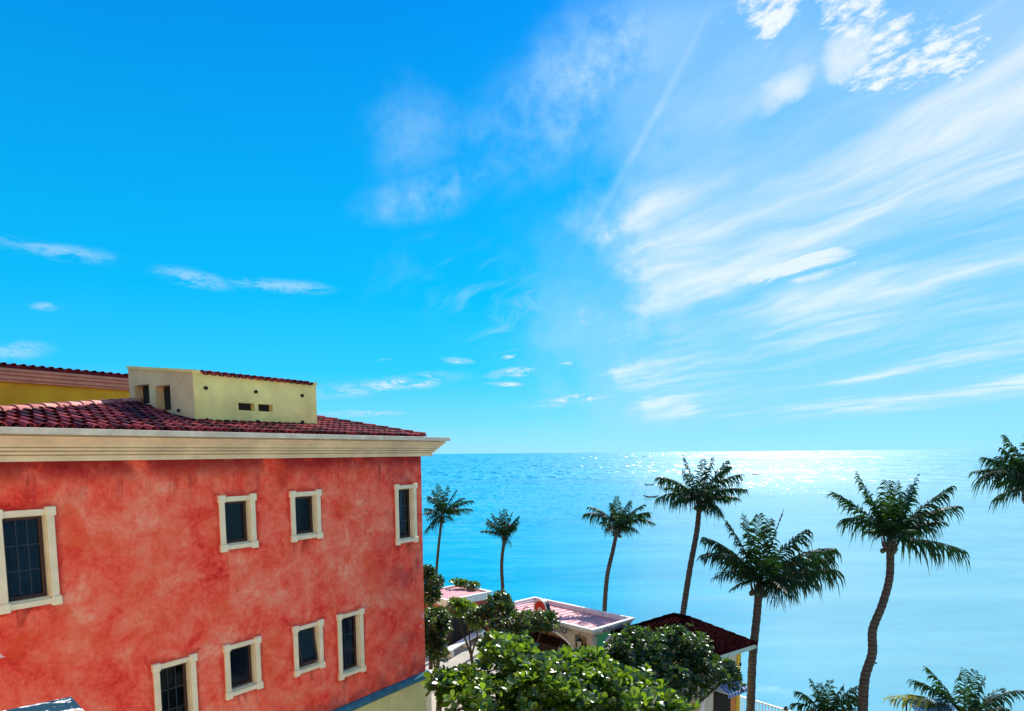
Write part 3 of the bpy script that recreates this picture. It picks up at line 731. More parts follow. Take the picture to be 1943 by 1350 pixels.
def arch_trim(cx, hw_, zs, y, wd=.10, pr=.04, rz=None, n=16, z0=0.0):
    mb = MB(); rz = rz or hw_
    ins = [(cx - hw_, z0)] + [(cx - hw_ * math.cos(math.pi * i / n), zs + rz * math.sin(math.pi * i / n)) for i in range(n + 1)] + [(cx + hw_, z0)]
    ow, oz = hw_ + wd, rz + wd
    ous = [(cx - ow, z0)] + [(cx - ow * math.cos(math.pi * i / n), zs + oz * math.sin(math.pi * i / n)) for i in range(n + 1)] + [(cx + ow, z0)]
    for i in range(len(ins) - 1):
        (a, b), (c, d) = ins[i], ins[i + 1]; (e, f), (g_, h) = ous[i], ous[i + 1]
        mb.quad((a, y - pr, b), (c, y - pr, d), (g_, y - pr, h), (e, y - pr, f)); mb.quad((e, y - pr, f), (g_, y - pr, h), (g_, y, h), (e, y, f)); mb.quad((a, y - pr, b), (a, y, b), (c, y, d), (c, y - pr, d))
    return mb
def lantern(parent, P, s=1.0):
    ln_ = MB(); n = 6
    def ring(z, r): return [(P[0] + r * math.cos(2 * math.pi * k / n) * s, P[1] + r * math.sin(2 * math.pi * k / n) * s, P[2] + z * s) for k in range(n)]
    rs = [ring(0, .02), ring(.03, .06), ring(.05, .055), ring(.33, .10), ring(.34, .13), ring(.42, .06), ring(.46, .015), ring(.52, .012)]
    g_ = MB(); g_.add(ring(.055, .05) + ring(.325, .094), [(k, (k + 1) % n, n + (k + 1) % n, n + k) for k in range(n)])
    for i, (a, b) in enumerate(((0, 1), (1, 2), (4, 5), (5, 6), (6, 7), (3, 4))):
        ln_.add(rs[a] + rs[b], [(k, (k + 1) % n, n + (k + 1) % n, n + k) for k in range(n)])
    for k in range(n): ln_.tube([rs[2][k], rs[3][k]], .007 * s, 4)
    f = ln_.build('wall_lantern', M['iron'], parent); g_.build('lamp_glass', M['lamp_glass'], f)
    br = MB(); br.tube([(P[0], P[1], P[2] + .5 * s), (P[0], P[1] + .03, P[2] + .62 * s), (P[0], P[1] + .12, P[2] + .62 * s), (P[0], P[1] + .19, P[2] + .45 * s)], .009, 5); br.build('bracket', M['iron'], f)
    return f
def text_obj(s_, size, mat, parent, loc, rot, ext=.012, shear=.35):
    cu = bpy.data.curves.new('lettering', 'FONT'); cu.body = s_; cu.size = size; cu.extrude = ext; cu.shear = shear; cu.align_x = 'LEFT'; cu.resolution_u = 2
    tmp_ = bpy.data.objects.new('lettering', cu); COL.objects.link(tmp_); dg = bpy.context.evaluated_depsgraph_get(); dg.update()
    me_ = bpy.data.meshes.new_from_object(tmp_.evaluated_get(dg)); bpy.data.objects.remove(tmp_)
    me_.materials.clear(); me_.materials.append(mat)
    o_ = link('lettering', me_, parent); o_.location = loc; o_.rotation_euler = rot; return o_

# --- kiosk with pink roof: local x from far-left front corner L to front corner F, y into the kiosk
L_ = Vector((-.82, 26.41, 0)); F_ = Vector((2.80, 22.60, 0)); dirx = (F_ - L_).normalized()
KL = (F_ - L_).length; KW = 2.45; KT = 3.8
k1 = frame_empty('kiosk', L_, dirx)
tag(k1, 'long cream and green kiosk with sunken pink roof and round red sign', 'kiosk')
ins = .16; zt = KT - .27
mb = MB()
# front with one wide low arch and a smaller bay by the corner
arch_wall(mb, ins, KL - .95, 0, zt, (ins + KL - .95) / 2, (KL - .95 - ins) / 2 - .12, 2.74, ins, rz=.66)
mb.box(KL - .95 + .0, KL - ins - .0, ins, ins + .18, 3.44, zt)
mb.box(KL - .42, KL - ins, ins, ins + .26, 0, 3.439)
fw = mb.build('front_wall', M['kiosk_fascia'], k1)
arch_trim((ins + KL - .95) / 2, (KL - .95 - ins) / 2 - .12, 2.74, ins, .11, .04, rz=.66).build('arch_moulding', M['kiosk_white'], fw)
# right side wall (green) in plane x = KL - ins
tmp = MB(); arch_wall(tmp, ins + .26, KW - ins, 0, zt, KW / 2 + .05, .50, 2.78, 0, rz=.5, th=.16)
mb = MB(); mb.add([(KL - ins - v[1], v[0], v[2]) for v in tmp.v], tmp.f); sw = mb.build('side_wall', M['green'], k1)
tmp = arch_trim(KW / 2 + .05, .50, 2.78, 0, .10, .04, rz=.5); mb = MB(); mb.add([(KL - ins - v[1], v[0], v[2]) for v in tmp.v], tmp.f); mb.build('arch_moulding', M['kiosk_white'], sw)
mb = MB(); mb.box(ins, KL - ins, KW - ins - .15, KW - ins, 0, zt); mb.box(ins, ins + .15, ins + .19, KW - ins - .151, 0, zt); mb.build('back_wall', M['kiosk_fascia'], k1)
mb = MB(); mb.box(ins + .2, KL - ins - .2, ins + .9, KW - .4, 0, 2.4); mb.build('dark_fill_block', M['dark'], k1)  # dark block filling the interior, added so the arches look shaded inside
# parapet entablature ring with projecting cap and open sunken roof
def ring_box(mb, o, t, z0, z1, L=KL, W=KW):
    mb.box(-o, L + o, -o, -o + t, z0, z1); mb.box(-o, L + o, W + o - t, W + o, z0, z1)
    mb.box(-o, -o + t, -o + t, W + o - t, z0, z1); mb.box(L + o - t, L + o, -o + t, W + o - t, z0, z1)
mb = MB(); ring_box(mb, -.10, .20, zt + .003, KT - .17); mb.build('fascia', M['kiosk_fascia'], k1)
mb = MB(); ring_box(mb, -.05, .16, KT - .168, KT - .09); ring_box(mb, .0, .14, KT - .088, KT); mb.build('parapet_cap', M['kiosk_white'], k1, bevel=.012)
mb = MB(); mb.add([(.2, .2, KT - .10), (KL - .2, .2, KT - .10), (KL - .2, KW - .2, KT - .17), (.2, KW - .2, KT - .17)], [(0, 1, 2, 3)]); rf = mb.build('roof', M['pink_roof'], k1)
mb = MB()
for i in range(1, 14): x = .2 + (KL - .4) * i / 14; mb.add([(x - .012, .2, KT - .10), (x + .012, .2, KT - .10), (x + .012, KW - .2, KT - .17), (x - .012, KW - .2, KT - .17), (x, .2, KT - .08), (x, KW - .2, KT - .15)], [(0, 4, 5, 3), (1, 2, 5, 4)])
mb.build('roof_seams', M['pink_roof'], rf)
lantern(k1, (KL - .66, ins - .12, 2.93), 1.0); lantern(k1, (KL - 1.55, ins - .14, 2.55), .95)
# round sign with white rim standing on the front edge, and the loose script letters
sg = empty('round_sign', (0, 0, 0)); sg.parent = k1
bpy.data.objects.remove(sg)
n_ = 32; cxs = 2.72; czs = KT + .36
mb = MB(); mb.tube([(cxs, -.02, czs), (cxs, .16, czs)], .34, n_); sgn = mb.build('round_sign', M['iron'], k1)
mb = MB(); vs = []
for rr_, yy in ((.34, -.022), (.282, -.022), (.34, -.05), (.282, -.05)):
    vs += [(cxs + rr_ * math.cos(2 * math.pi * k / n_), yy, czs + rr_ * math.sin(2 * math.pi * k / n_)) for k in range(n_)]
fs = []
for k in range(n_): k2 = (k + 1) % n_; fs += [(2 * n_ + k, 2 * n_ + k2, 3 * n_ + k2, 3 * n_ + k), (k, k2, 2 * n_ + k2, 2 * n_ + k), (n_ + k, n_ + k2, 3 * n_ + k2, 3 * n_ + k)]
mb.add(vs, fs); mb.build('sign_rim', M['kiosk_white'], sgn)
mb = MB(); mb.tube([(cxs, -.034, czs), (cxs, -.024, czs)], .288, n_); mb.build('sign_face', M['badge_red'], sgn)
mb = MB(); mb.tube([(cxs, -.046, czs - .09), (cxs, -.036, czs - .09)], .13, 20); mb.build('sign_emblem', simple('emblem', (.72, .60, .42), .5, .05, 4, 0), sgn)
text_obj('C', .42, M['letter'], k1, (1.75, -.03, KT + .03), (R(90), 0, 0)); text_obj('b', .32, M['letter'], k1, (2.15, -.03, KT + .02), (R(90), 0, 0))
text_obj('x', .32, M['letter_dark'], k1, (3.32, -.03, KT + .03), (R(90), 0, 0)); text_obj('ights', .46, M['letter'], k1, (3.25, -.06, KT - .36), (R(90), 0, 0))
# short script on the side fascia, too small to read: three joined strokes
mb = MB(); pts = []
for i in range(60):
    t = i / 59; pts.append((KL + .015, .55 + 1.15 * t + .035 * math.sin(t * 37), KT - .16 + .055 * math.sin(t * 44) + .05 * (math.sin(t * 9) > .7)))
mb.tube(pts, .014, 5); mb.build('lettering', M['letter_dark'], k1)

# --- far kiosk on the left, pink roof with cream edge and red wall
fF = atz(850, 1138, 2.45); fF.z = 0; dx2 = dirx
k2 = frame_empty('kiosk', fF - dx2 * 2.6, dx2)
tag(k2, 'small red walled kiosk with pink roof and cream edge beside the red building', 'kiosk')
L2, W2_ = 2.6, 2.9; T2 = 2.45
def ring2(mb, o, t, z0, z1): ring_box(mb, o, t, z0, z1, L2, W2_)
mb = MB(); ring2(mb, .12, .16, T2 - .12, T2); ring2(mb, .06, .14, T2 - .24, T2 - .122); ring2(mb, .0, .12, T2 - .42, T2 - .242); mb.build('parapet_cap', M['kiosk_white'], k2)
mb = MB(); mb.box(.0, L2, .0, W2_, T2 - .75, T2 - .424); mb.box(.0, L2, W2_ - .2, W2_, 0, T2 - .752); mb.box(.0, .2, .301, W2_ - .2, 0, T2 - .752); mb.build('wall', M['kiosk_red'], k2)
for xx in (0, L2 - .3): MB().box(xx, xx + .3, .0, .3, 0, T2 - .752).build('corner_post', M['brown'], k2)
mb = MB(); mb.box(.31, L2 - .31, .05, .2, 0, T2 - .76); mb.build('shutter', M['dark'], k2)
mb = MB(); mb.box(L2 - .2, L2 - .03, .31, W2_ - .21, 0, T2 - .76); mb.build('shutter', M['dark'], k2)
mb = MB(); mb.quad((.02, .02, T2 - .02), (L2 - .02, .02, T2 - .02), (L2 - .02, W2_ - .02, T2 - .10), (.02, W2_ - .02, T2 - .10)); mb.build('roof', M['pink_roof'], k2)

# ------------------------------------------------------------------ gazebo shop with maroon hip roof
gF = atz(1336, 1254, 3.4); gF.z = 0
gR = atz(1437, 1222, 3.4); gR.z = 0
gx = (gR - gF).normalized(); gW = (gR - gF).length; gD = 4.1; gl_ = 3.4
g1 = frame_empty('beach_shop', gF, gx)
tag(g1, 'small cream shop with dark maroon hip roof and blue striped awnings by the railing', 'shop')
ov = .42
apz = 4.2
mb = MB(); rl = .55
cy0, cy1 = gW / 2 + rl * .2, gD - gW / 2
cy0 = gD / 2 - .35; cy1 = gD / 2 + .35; cxg = gW / 2
mb.add([(0, 0, gl_), (gW, 0, gl_), (gW, gD, gl_), (0, gD, gl_), (cxg, cy0, apz), (cxg, cy1, apz)], [(0, 1, 4), (1, 2, 5, 4), (2, 3, 5), (3, 0, 4, 5)])
M['dark_maroon'] = roof_tile_mat('dark_maroon_tile', (.004, .001, .0015), (.010, .0015, .002), (.040, .005, .006), 3)
for n_d in M['dark_maroon'].node_tree.nodes:
    if n_d.type == 'BSDF_PRINCIPLED': n_d.inputs['Roughness'].default_value = 1; n_d.inputs['Specular IOR Level'].default_value = .03
grf = mb.build('roof', M['dark_maroon'], g1)
# courses of barrel tiles in relief on each slope: one mass (each under a pixel)
tl = MB()
def slope_tiles(A, B, T, nx):
    A, B, T = Vector(A), Vector(B), Vector(T); ex = (B - A).normalized(); Lx = (B - A).length
    foot = A + ex * (T - A).dot(ex); upv = (T - foot); Hh = upv.length; upv.normalize(); nn = ex.cross(upv).normalized()
    if nn.z < 0: nn = -nn
    for i in range(nx):
        x = Lx * (i + .5) / nx; xm = (T - A).dot(ex)
        hh = Hh * (x / xm if x < xm else (Lx - x) / (Lx - xm)) - .04; hh = min(hh, Hh)
        if hh < .1: continue
        k = max(1, int(hh / .3))
        for j in range(k):
            y0 = hh * j / k; y1 = hh * (j + 1) / k + .02; p0 = A + ex * x + upv * y0 + nn * .018; p1 = A + ex * x + upv * y1 + nn * .002
            w0 = Lx / nx * .34; n6 = 5; vs = []
            for p_, wv in ((p0, w0), (p1, w0 * .85)):
                for q in range(n6): an = math.pi * q / (n6 - 1); vs.append(p_ + ex * wv * math.cos(an) + nn * wv * .8 * math.sin(an))
            tl.add(vs, [(q, q + 1, n6 + q + 1, n6 + q) for q in range(n6 - 1)] + [tuple(range(n6))])
slope_tiles((0, 0, gl_), (gW, 0, gl_), (cxg, cy0, apz), 18)
slope_tiles((0, gD, gl_), (0, 0, gl_), (cxg, gD / 2, apz), 26)
slope_tiles((gW, 0, gl_), (gW, gD, gl_), (cxg, gD / 2, apz), 26)
o = tl.build('tile_courses', M['dark_maroon'], grf); o['kind'] = 'stuff'
for (p0, p1) in (((0, 0, gl_), (cxg, cy0, apz)), ((gW, 0, gl_), (cxg, cy0, apz)), ((cxg, cy0, apz), (cxg, cy1, apz)), ((0, gD, gl_), (cxg, cy1, apz)), ((gW, gD, gl_), (cxg, cy1, apz))):
    p0, p1 = Vector(p0), Vector(p1); mb = MB(); n6 = max(2, int((p1 - p0).length / .35))
    for i in range(n6): mb.tube([p0.lerp(p1, i / n6) + Vector((0, 0, .01)), p0.lerp(p1, (i + 1.1) / n6) + Vector((0, 0, -.0))], [.075, .06], 7)
    mb.build('hip_cap', M['dark_maroon'], grf)
mb = MB()
mb.box(.02, gW - .02, .02, .14, gl_ - .16, gl_ - .004); mb.box(.02, gW - .02, gD - .14, gD - .02, gl_ - .16, gl_ - .004); mb.box(.02, .14, .141, gD - .141, gl_ - .16, gl_ - .004); mb.box(gW - .14, gW - .02, .141, gD - .141, gl_ - .16, gl_ - .004)
mb.box(.14, gW - .14, .14, gD - .14, gl_ - .12, gl_ - .08)
for i in range(8):
    pass
mb.build('eave_board', simple('eave_green_white', (.42, .56, .50), .6, .15, 4, .1), g1)
mb = MB(); mb.box(ov - .12, gW - ov + .12, ov - .12, gD - ov + .12, gl_ - .30, gl_ - .165); mb.build('frieze', simple('frieze_green', (.22, .36, .30), .7, .15, 4, .1), g1)
mb = MB(); mb.box(ov, gW - ov, ov, gD - ov, 0, gl_ - .302); gwall = mb.build('wall', simple('shop_cream', (.62, .58, .44), .8, .12, 2, .2), g1)
mb = MB(); mb.box(gW - ov - .16, gW - ov + .04, ov - .05, ov + .16, 0, gl_ - .31); mb.build('pilaster', simple('pilaster_yellow', (.78, .48, .04), .8, .12, 3, .1), gwall)
mb = MB(); mb.box(ov - .05, ov + .14, ov - .06, ov + .12, 0, gl_ - .312); mb.build('pilaster', M['kiosk_white'], gwall)
def stripe_mat():
    m, w, p = new_mat('blue_striped_canvas'); co = w.n('ShaderNodeTexCoord').outputs['Object']; x, y, z = w.sep(co)
    f = w.m('PINGPONG', w.m('MULTIPLY', x, 1.0), .075)
    w.put(p.inputs['Base Color'], w.mix(w.step(f, .034, .042), (.01, .045, .28), (.32, .42, .62))); p.inputs['Roughness'].default_value = .85; return m
M['stripe'] = stripe_mat()
def awning(parent, loc, rz, wd, out, zt_, drop):
    mb = MB(); vs = []; n6 = 14
    for i in range(n6 + 1):
        x = -wd / 2 + wd * i / n6; sc_ = .035 if i % 2 else 0
        vs += [(x, 0, zt_), (x, -out, zt_ - drop), (x, -out - .012, zt_ - drop - .15 + sc_)]
    fs = []
    for i in range(n6): fs += [(3 * i, 3 * i + 1, 3 * i + 4, 3 * i + 3), (3 * i + 1, 3 * i + 2, 3 * i + 5, 3 * i + 4)]
    vs += [(-wd / 2, 0, zt_ - drop)]; vs += [(wd / 2, 0, zt_ - drop)]
    k = 3 * (n6 + 1); fs += [(0, 1, k), (3 * n6, k + 1, 3 * n6 + 1)]
    mb.add(vs, fs); o_ = mb.build('awning', M['stripe'], parent); o_.location = loc; o_.rotation_euler = (0, 0, rz)
    fr = MB(); fr.tube([(-wd / 2, 0, zt_ - drop), (-wd / 2, -out, zt_ - drop), (wd / 2, -out, zt_ - drop), (wd / 2, 0, zt_ - drop)], .012, 5); fr.build('awning_frame', M['white'], o_)
    return o_
# front face (towards the camera, y = ov) and left face (x = ov)
awning(g1, (ov + 1.15, ov - .003, 0), 0, 1.05, .62, 2.42, .32)
awning(g1, (ov - .003, ov + 1.05, 0), R(-90), 1.0, .6, 2.42, .32)
mb = MB(); mb.box(ov + .7, ov + 1.6, ov - .05, ov - .001, .9, 2.0); mb.build('serving_hatch', M['dark'], gwall)
mb = MB(); mb.box(ov + 1.62, gW - ov - .17, ov - .03, ov - .001, .0, 2.05); mb.build('orange_panel', simple('orange_panel', (.62, .24, .05), .7, .12, 3, 0), gwall)
mb = MB(); mb.box(ov - .05, ov - .001, ov + .6, ov + 1.5, .9, 2.0); mb.build('serving_hatch', M['dark'], gwall)
mb = MB(); pts = [(ov - .012, ov + .25 + .6 * t / 40, 2.72 + .05 * math.sin(t * .9) + .02 * math.sin(t * .37)) for t in range(41)]; mb.tube(pts, .014, 4); mb.build('lettering', M['kiosk_red'], gwall)
# hanging chime under the eave
ch = empty('wind_chime', tuple(at(1405, 1252, 21.6)), 0); tag(ch, 'small dark hanging ornament under the shop eave', 'ornament')
mb = MB(); mb.tube([(0, 0, .12), (0, 0, -.10)], .005, 4); mb.build('cord', M['iron'], ch)
mb = MB(); mb.tube([(0, 0, -.10), (0, 0, -.14), (0, 0, -.20), (0, 0, -.24)], [.01, .045, .035, .008], 8); mb.build('bell', M['iron'], ch)

# ------------------------------------------------------------------ railing on the sea wall
rp0 = atz(1165, 1247, 1.1); rp1 = atz(1495, 1348, 1.1); rp0.z = rp1.z = 0
rd = (rp1 - rp0).normalized(); rp1 = rp1 + rd * 9
rl_ = empty('railing', tuple(rp0), math.atan2(rd.y, rd.x)); tag(rl_, 'white baluster railing along the sea wall behind the shop', 'railing')
LL = (rp1 - rp0).length
mb = MB(); mb.box(0, LL, -.03, .03, 1.06, 1.10); mb.build('top_rail', M['white'], rl_)
mb = MB(); mb.box(0, LL, -.02, .02, .16, .20); mb.build('bottom_rail', M['white'], rl_)
bal = MB().box(-.012, .012, -.012, .012, .201, 1.059).mesh('baluster', M['white'])
post = MB().box(-.05, .05, -.05, .05, 0.004, 1.055).box(-.06, .06, -.06, .06, 1.101, 1.17).add([(-.05, -.05, 1.17), (.05, -.05, 1.17), (.05, .05, 1.17), (-.05, .05, 1.17), (0, 0, 1.24)], [(0, 1, 4), (1, 2, 4), (2, 3, 4), (3, 0, 4)]).mesh('post', M['iron'])
k = 0; x = .13
while x < LL:
    o = bpy.data.objects.new('baluster', bal); COL.objects.link(o); o.parent = rl_; o.location = (x, 0, 0); x += .12
x = (atz(1491, 1347, 1.1) - Vector((rp0.x, rp0.y, 1.1))).length % 2.2
while x < LL + .01:
    o = bpy.data.objects.new('post', post); COL.objects.link(o); o.parent = rl_; o.location = (x, 0, 0); x += 2.2

# ------------------------------------------------------------------ palms
M['palm_leaf'] = leaf_mat('palm_frond_green', (.004, .012, .004), (.015, .038, .009), (.07, .20, .015), .17, .55)
M['palm_young'] = leaf_mat('palm_frond_yellow', (.10, .14, .010), (.35, .32, .02), (.5, .45, .03), .3, .45)
def trunk_mat():
    m, w, p = new_mat('palm_bark'); co = w.n('ShaderNodeTexCoord').outputs['Object']; x, y, z = w.sep(co)
    r_ = w.m('PINGPONG', w.m('ADD', w.m('MULTIPLY', z, 1.0), w.m('MULTIPLY', w.noise(co, 3, 3), .12)), .07)
    f = w.noise(co, 5, 6, .65)
    col = w.mix(w.step(r_, .045, .065), w.ramp(f, [(.3, (.045, .036, .027)), (.7, (.095, .078, .058))]), (.022, .018, .014))
    w.put(p.inputs['Base Color'], col); p.inputs['Roughness'].default_value = .9; w.put(p.inputs['Normal'], w.bump(w.m('ADD', f, w.m('MULTIPLY', r_, -8)), .5, .02)); return m
M['bark'] = trunk_mat()
M['petiole'] = simple('petiole', (.045, .06, .02), .5, .2, 6, 0)
def catmull(P, n):
    P = [P[0] * 2 - P[1]] + P + [P[-1] * 2 - P[-2]]; out = []
    for i in range(1, len(P) - 2):
        for k in range(n):
            t = k / n; a, b, c, d = P[i - 1], P[i], P[i + 1], P[i + 2]
            out.append(.5 * ((2 * b) + (c - a) * t + (2 * a - 5 * b + 4 * c - d) * t * t + (3 * b - a - 3 * c + d) * t ** 3))
    out.append(P[-2]); return out
def frond(base, tip, bulge, rr_, wid=.55, droop=.5, n=24, dens=1.0, r0=.016):
    """pinnate frond: arching rachis, two rows of narrow hanging leaflets (all real blades)"""
    mb = MB(); base, tip = Vector(base), Vector(tip); L = (tip - base).length
    mid = base.lerp(tip, .42) + Vector((0, 0, bulge * 1.25 * L)); pts = []
    for i in range(n + 1):
        t = i / n; pts.append(base * (1 - t) ** 2 + mid * 2 * t * (1 - t) + tip * t * t)
    mb.tube(pts, [r0 * (1.25 - 1.05 * i / n) for i in range(n + 1)], 4)
    fdr = rr_.uniform(.6, 1.35); m = int(50 * dens * max(.8, L / 2.2)); hint = None
    for side in (-1, 1):
        for j in range(m):
            t = .13 + .87 * (j + rr_.uniform(-.25, .25)) / m
            if t > 1: t = 1
            if rr_.random() < .10: continue
            f = t * n; i = min(int(f), n - 1); p = pts[i].lerp(pts[i + 1], f - i); tg = (pts[i + 1] - pts[i]).normalized()
            sv = tg.cross(Vector((0, 0, 1)))
            if sv.length < .15: sv = tg.cross(Vector((.3, 1, 0)))
            sv.normalize(); upn = sv.cross(tg).normalized()
            ln = L * wid * .62 * (math.sin(math.pi * min(1, .16 + t * .80)) ** .55) * rr_.uniform(.62, 1.18)
            dr = (sv * side * (1.0 - .15 * t + rr_.uniform(-.22, .22)) + tg * (.5 + .75 * t + rr_.uniform(-.3, .3)) + upn * rr_.uniform(-.12, .30)).normalized()
            wv = (tg * 1.0 + Vector((0, 0, .15))).normalized() * (.018 + .011 * math.sin(math.pi * t)) * (L / 2.2) ** .5
            d_ = droop * fdr * rr_.uniform(.6, 1.4)
            q1 = p + dr * ln * .42 + Vector((0, 0, -d_ * ln * .12)); q2 = p + dr * ln * .72 + Vector((0, 0, -d_ * ln * .42)); q3 = p + dr * ln * .86 + Vector((0, 0, -d_ * ln * .85))
            mb.add([p - wv * .5, p + wv * .5, q1 + wv, q1 - wv, q2 + wv * .75, q2 - wv * .75, q3], [(0, 1, 2, 3), (3, 2, 4, 5), (5, 4, 6)])
    return mb
PIV = {}
def palm(trunk_px, Y, r_base, r_top, tips, label, seed, extra=10, Lf=2.0, coco=5, young=(), loose=None, base_z=0.0, wid=.56, crown_h=.35, droop=1.0, group='coconut palms along the sea wall'):
    rr_ = random.Random(seed)
    pts = [at(x, y, Y + dy) for (x, y, dy) in trunk_px]
    if pts[0].z > base_z:      # carry the trunk down to the ground out of view
        b0 = pts[0] + (pts[0] - pts[1]) * .2; b0.z = base_z - .05; pts = [b0] + pts
    base = pts[0].copy()
    o = empty('coconut_palm', tuple(base)); tag(o, label, 'palm tree', group)
    cur = catmull([p - base for p in pts], 14); nC = len(cur)
    rad = []
    for i in range(nC):
        t = i / (nC - 1); r_ = r_base + (r_top - r_base) * t ** .8
        r_ *= 1 + .05 * math.sin(i * 1.9) + (.5 * math.exp(-t * 26)); rad.append(r_)
    MB().tube(cur, rad, 10).build('trunk', M['bark'], o, smooth=True)
    top = cur[-1]; W_ = top + base
    # crown shaft: bases of old fronds
    mb = MB()
    for i in range(9):
        an = i * 2.4; d_ = Vector((math.cos(an), math.sin(an), 0)); p0 = top + Vector((0, 0, -.28 + .02 * i)) * (Lf / 2)
        mb.tube([p0 + d_ * r_top * .6, p0 + d_ * r_top * 1.9 + Vector((0, 0, .24)) * (Lf / 2), p0 + d_ * r_top * 2.4 + Vector((0, 0, .5)) * (Lf / 2)], [.05 * Lf / 2, .035 * Lf / 2, .015], 5)
    mb.tube([top + Vector((0, 0, -.1)), top + Vector((0, 0, .35 * Lf / 2))], [r_top * 1.15, r_top * .6], 8)
    mb.build('crown_shaft', M['bark'], o)
    ct = top + Vector((0, 0, .22 * Lf / 2))
    allf = []
    for q in tips:
        x, y, dy, bl = q[:4]
        tp = at(x, y, Y + dy) - base; allf.append((tp, bl, q[4] if len(q) > 4 else wid, q[5] if len(q) > 5 else droop, len(q) > 6))
    for i in range(int(extra * .75)):       # fronds that point towards and away from the viewer
        an = rr_.uniform(0, 2 * math.pi); sgn_ = 1 if i % 2 else -1
        an = sgn_ * math.pi / 2 + rr_.uniform(-.75, .75)
        e_ = rr_.uniform(-.45, .75); l_ = Lf * rr_.uniform(.7, 1.0)
        allf.append((ct + Vector((math.cos(an) * math.cos(e_), math.sin(an) * math.cos(e_), math.sin(e_))) * l_, rr_.uniform(.12, .26), wid, droop, False))
    for tp, bl, wd, dp, yg in allf:
        m_ = frond(ct + Vector((rr_.uniform(-.05, .05), rr_.uniform(-.05, .05), rr_.uniform(-.12, .1))), tp, bl, rr_, wd, dp)
        f_ = m_.build('frond', M['palm_young'] if yg else M['palm_leaf'], o)
        if yg: f_['label'] = 'yellowing frond'
    if coco:
        for i in range(coco):
            an = i * 2 * math.pi / coco + rr_.uniform(-.3, .3); c_ = top + Vector((math.cos(an) * r_top * 1.9, math.sin(an) * r_top * 1.9, -.05 - rr_.uniform(0, .15)))
            bm = bmesh.new(); bmesh.ops.create_icosphere(bm, subdivisions=2, radius=.09 * Lf / 2.2); bmesh.ops.scale(bm, vec=(1, 1, 1.2), verts=bm.verts)
            me_ = bpy.data.meshes.new('coconut'); bm.to_mesh(me_); bm.free(); me_.materials.append(M['petiole']); c2 = link('coconut', me_, o); c2.location = c_
    return o
# trunk points listed bottom to top as (pixel x, pixel y, depth change)
palm([(826, 1130, 0), (828, 1085, 0), (832, 1040, 0), (838, 985, 0)], 39, .10, .075,
     [(806, 1008, 0, .16), (806, 965, .5, .2), (822, 930, .3, .1), (832, 920, -.3, .1), (850, 922, .4, .1), (866, 930, 0, .1), (878, 945, -.6, .16), (896, 950, .2, .18), (893, 966, .6, .14), (872, 975, 1, .2), (812, 985, -1, .15), (858, 985, -1, .2)],
     'thin palm right of the red building corner, farthest left of the palms', 11, extra=8, Lf=1.9, coco=4)
palm([(956, 1180, 0), (954, 1120, 0), (952, 1070, 0), (957, 1022, 0)], 35, .11, .085,
     [(913, 1008, -.2, .22, .45), (926, 985, 0, .12), (934, 975, .3, .1), (948, 968, 0, .06), (958, 966, .3, .05), (972, 972, 0, .08), (984, 980, .3, .12), (982, 992, -.4, .14), (925, 990, .5, .1), (978, 1000, -.6, .2)],
     'smallest palm, standing alone against the sea with a compact upright crown', 12, extra=8, Lf=1.25, coco=0, wid=.6)
palm([(1149, 1200, 0), (1147, 1162, 0), (1152, 1095, 0), (1163, 1045, 0), (1170, 1010, 0)], 28.8, .125, .085,
     [(1110, 975, 0, .30), (1118, 962, .4, .2), (1170, 942, 0, .03), (1160, 955, .5, .1), (1195, 950, .3, .14), (1222, 958, 0, .16), (1240, 992, 0, .32), (1232, 972, -.5, .2), (1150, 1005, -.8, .2), (1210, 1010, -1, .26), (1140, 990, .8, .2)],
     'curved palm behind the pink roofed kiosk', 13, extra=10, Lf=1.6, coco=3)
palm([(1288, 1230, 0), (1296, 1165, 0), (1309, 1080, 0), (1322, 1010, 0), (1327, 960, 0)], 26, .14, .10,
     [(1250, 905, 0, .22), (1248, 945, -.3, .26), (1262, 925, .5, .2), (1298, 866, 0, .02), (1296, 890, .4, .04), (1335, 872, .3, .05), (1352, 868, 0, .08), (1378, 875, .3, .12), (1404, 900, 0, .18), (1414, 928, -.4, .22), (1400, 945, .2, .2), (1276, 955, -.8, .24), (1380, 950, -1, .24), (1385, 885, -.3, .2)],
     'tall palm rising behind the dark roofed shop, near the two boats', 14, extra=12, Lf=1.75, coco=5)
palm([(1421, 1420, 0), (1424, 1350, 0), (1428, 1250, 0), (1436, 1170, 0), (1440, 1120, 0)], 22.6, .155, .13,
     [(1332, 1055, -.3, .34), (1338, 1020, .2, .20), (1380, 990, .4, .1), (1412, 978, 0, .03), (1440, 975, .3, .02), (1487, 966, -.3, .05, .2), (1530, 1005, .4, .16), (1582, 1040, 0, .20), (1590, 1082, -.3, .16), (1575, 1060, .6, .18), (1545, 1110, -.9, .22), (1360, 1095, -.9, .26), (1385, 1120, .6, .2), (1510, 1120, .8, .25), (1460, 985, .5, .05)],
     'broad crowned palm with ringed trunk standing at the right end of the shop', 15, extra=14, Lf=2.1, coco=6)
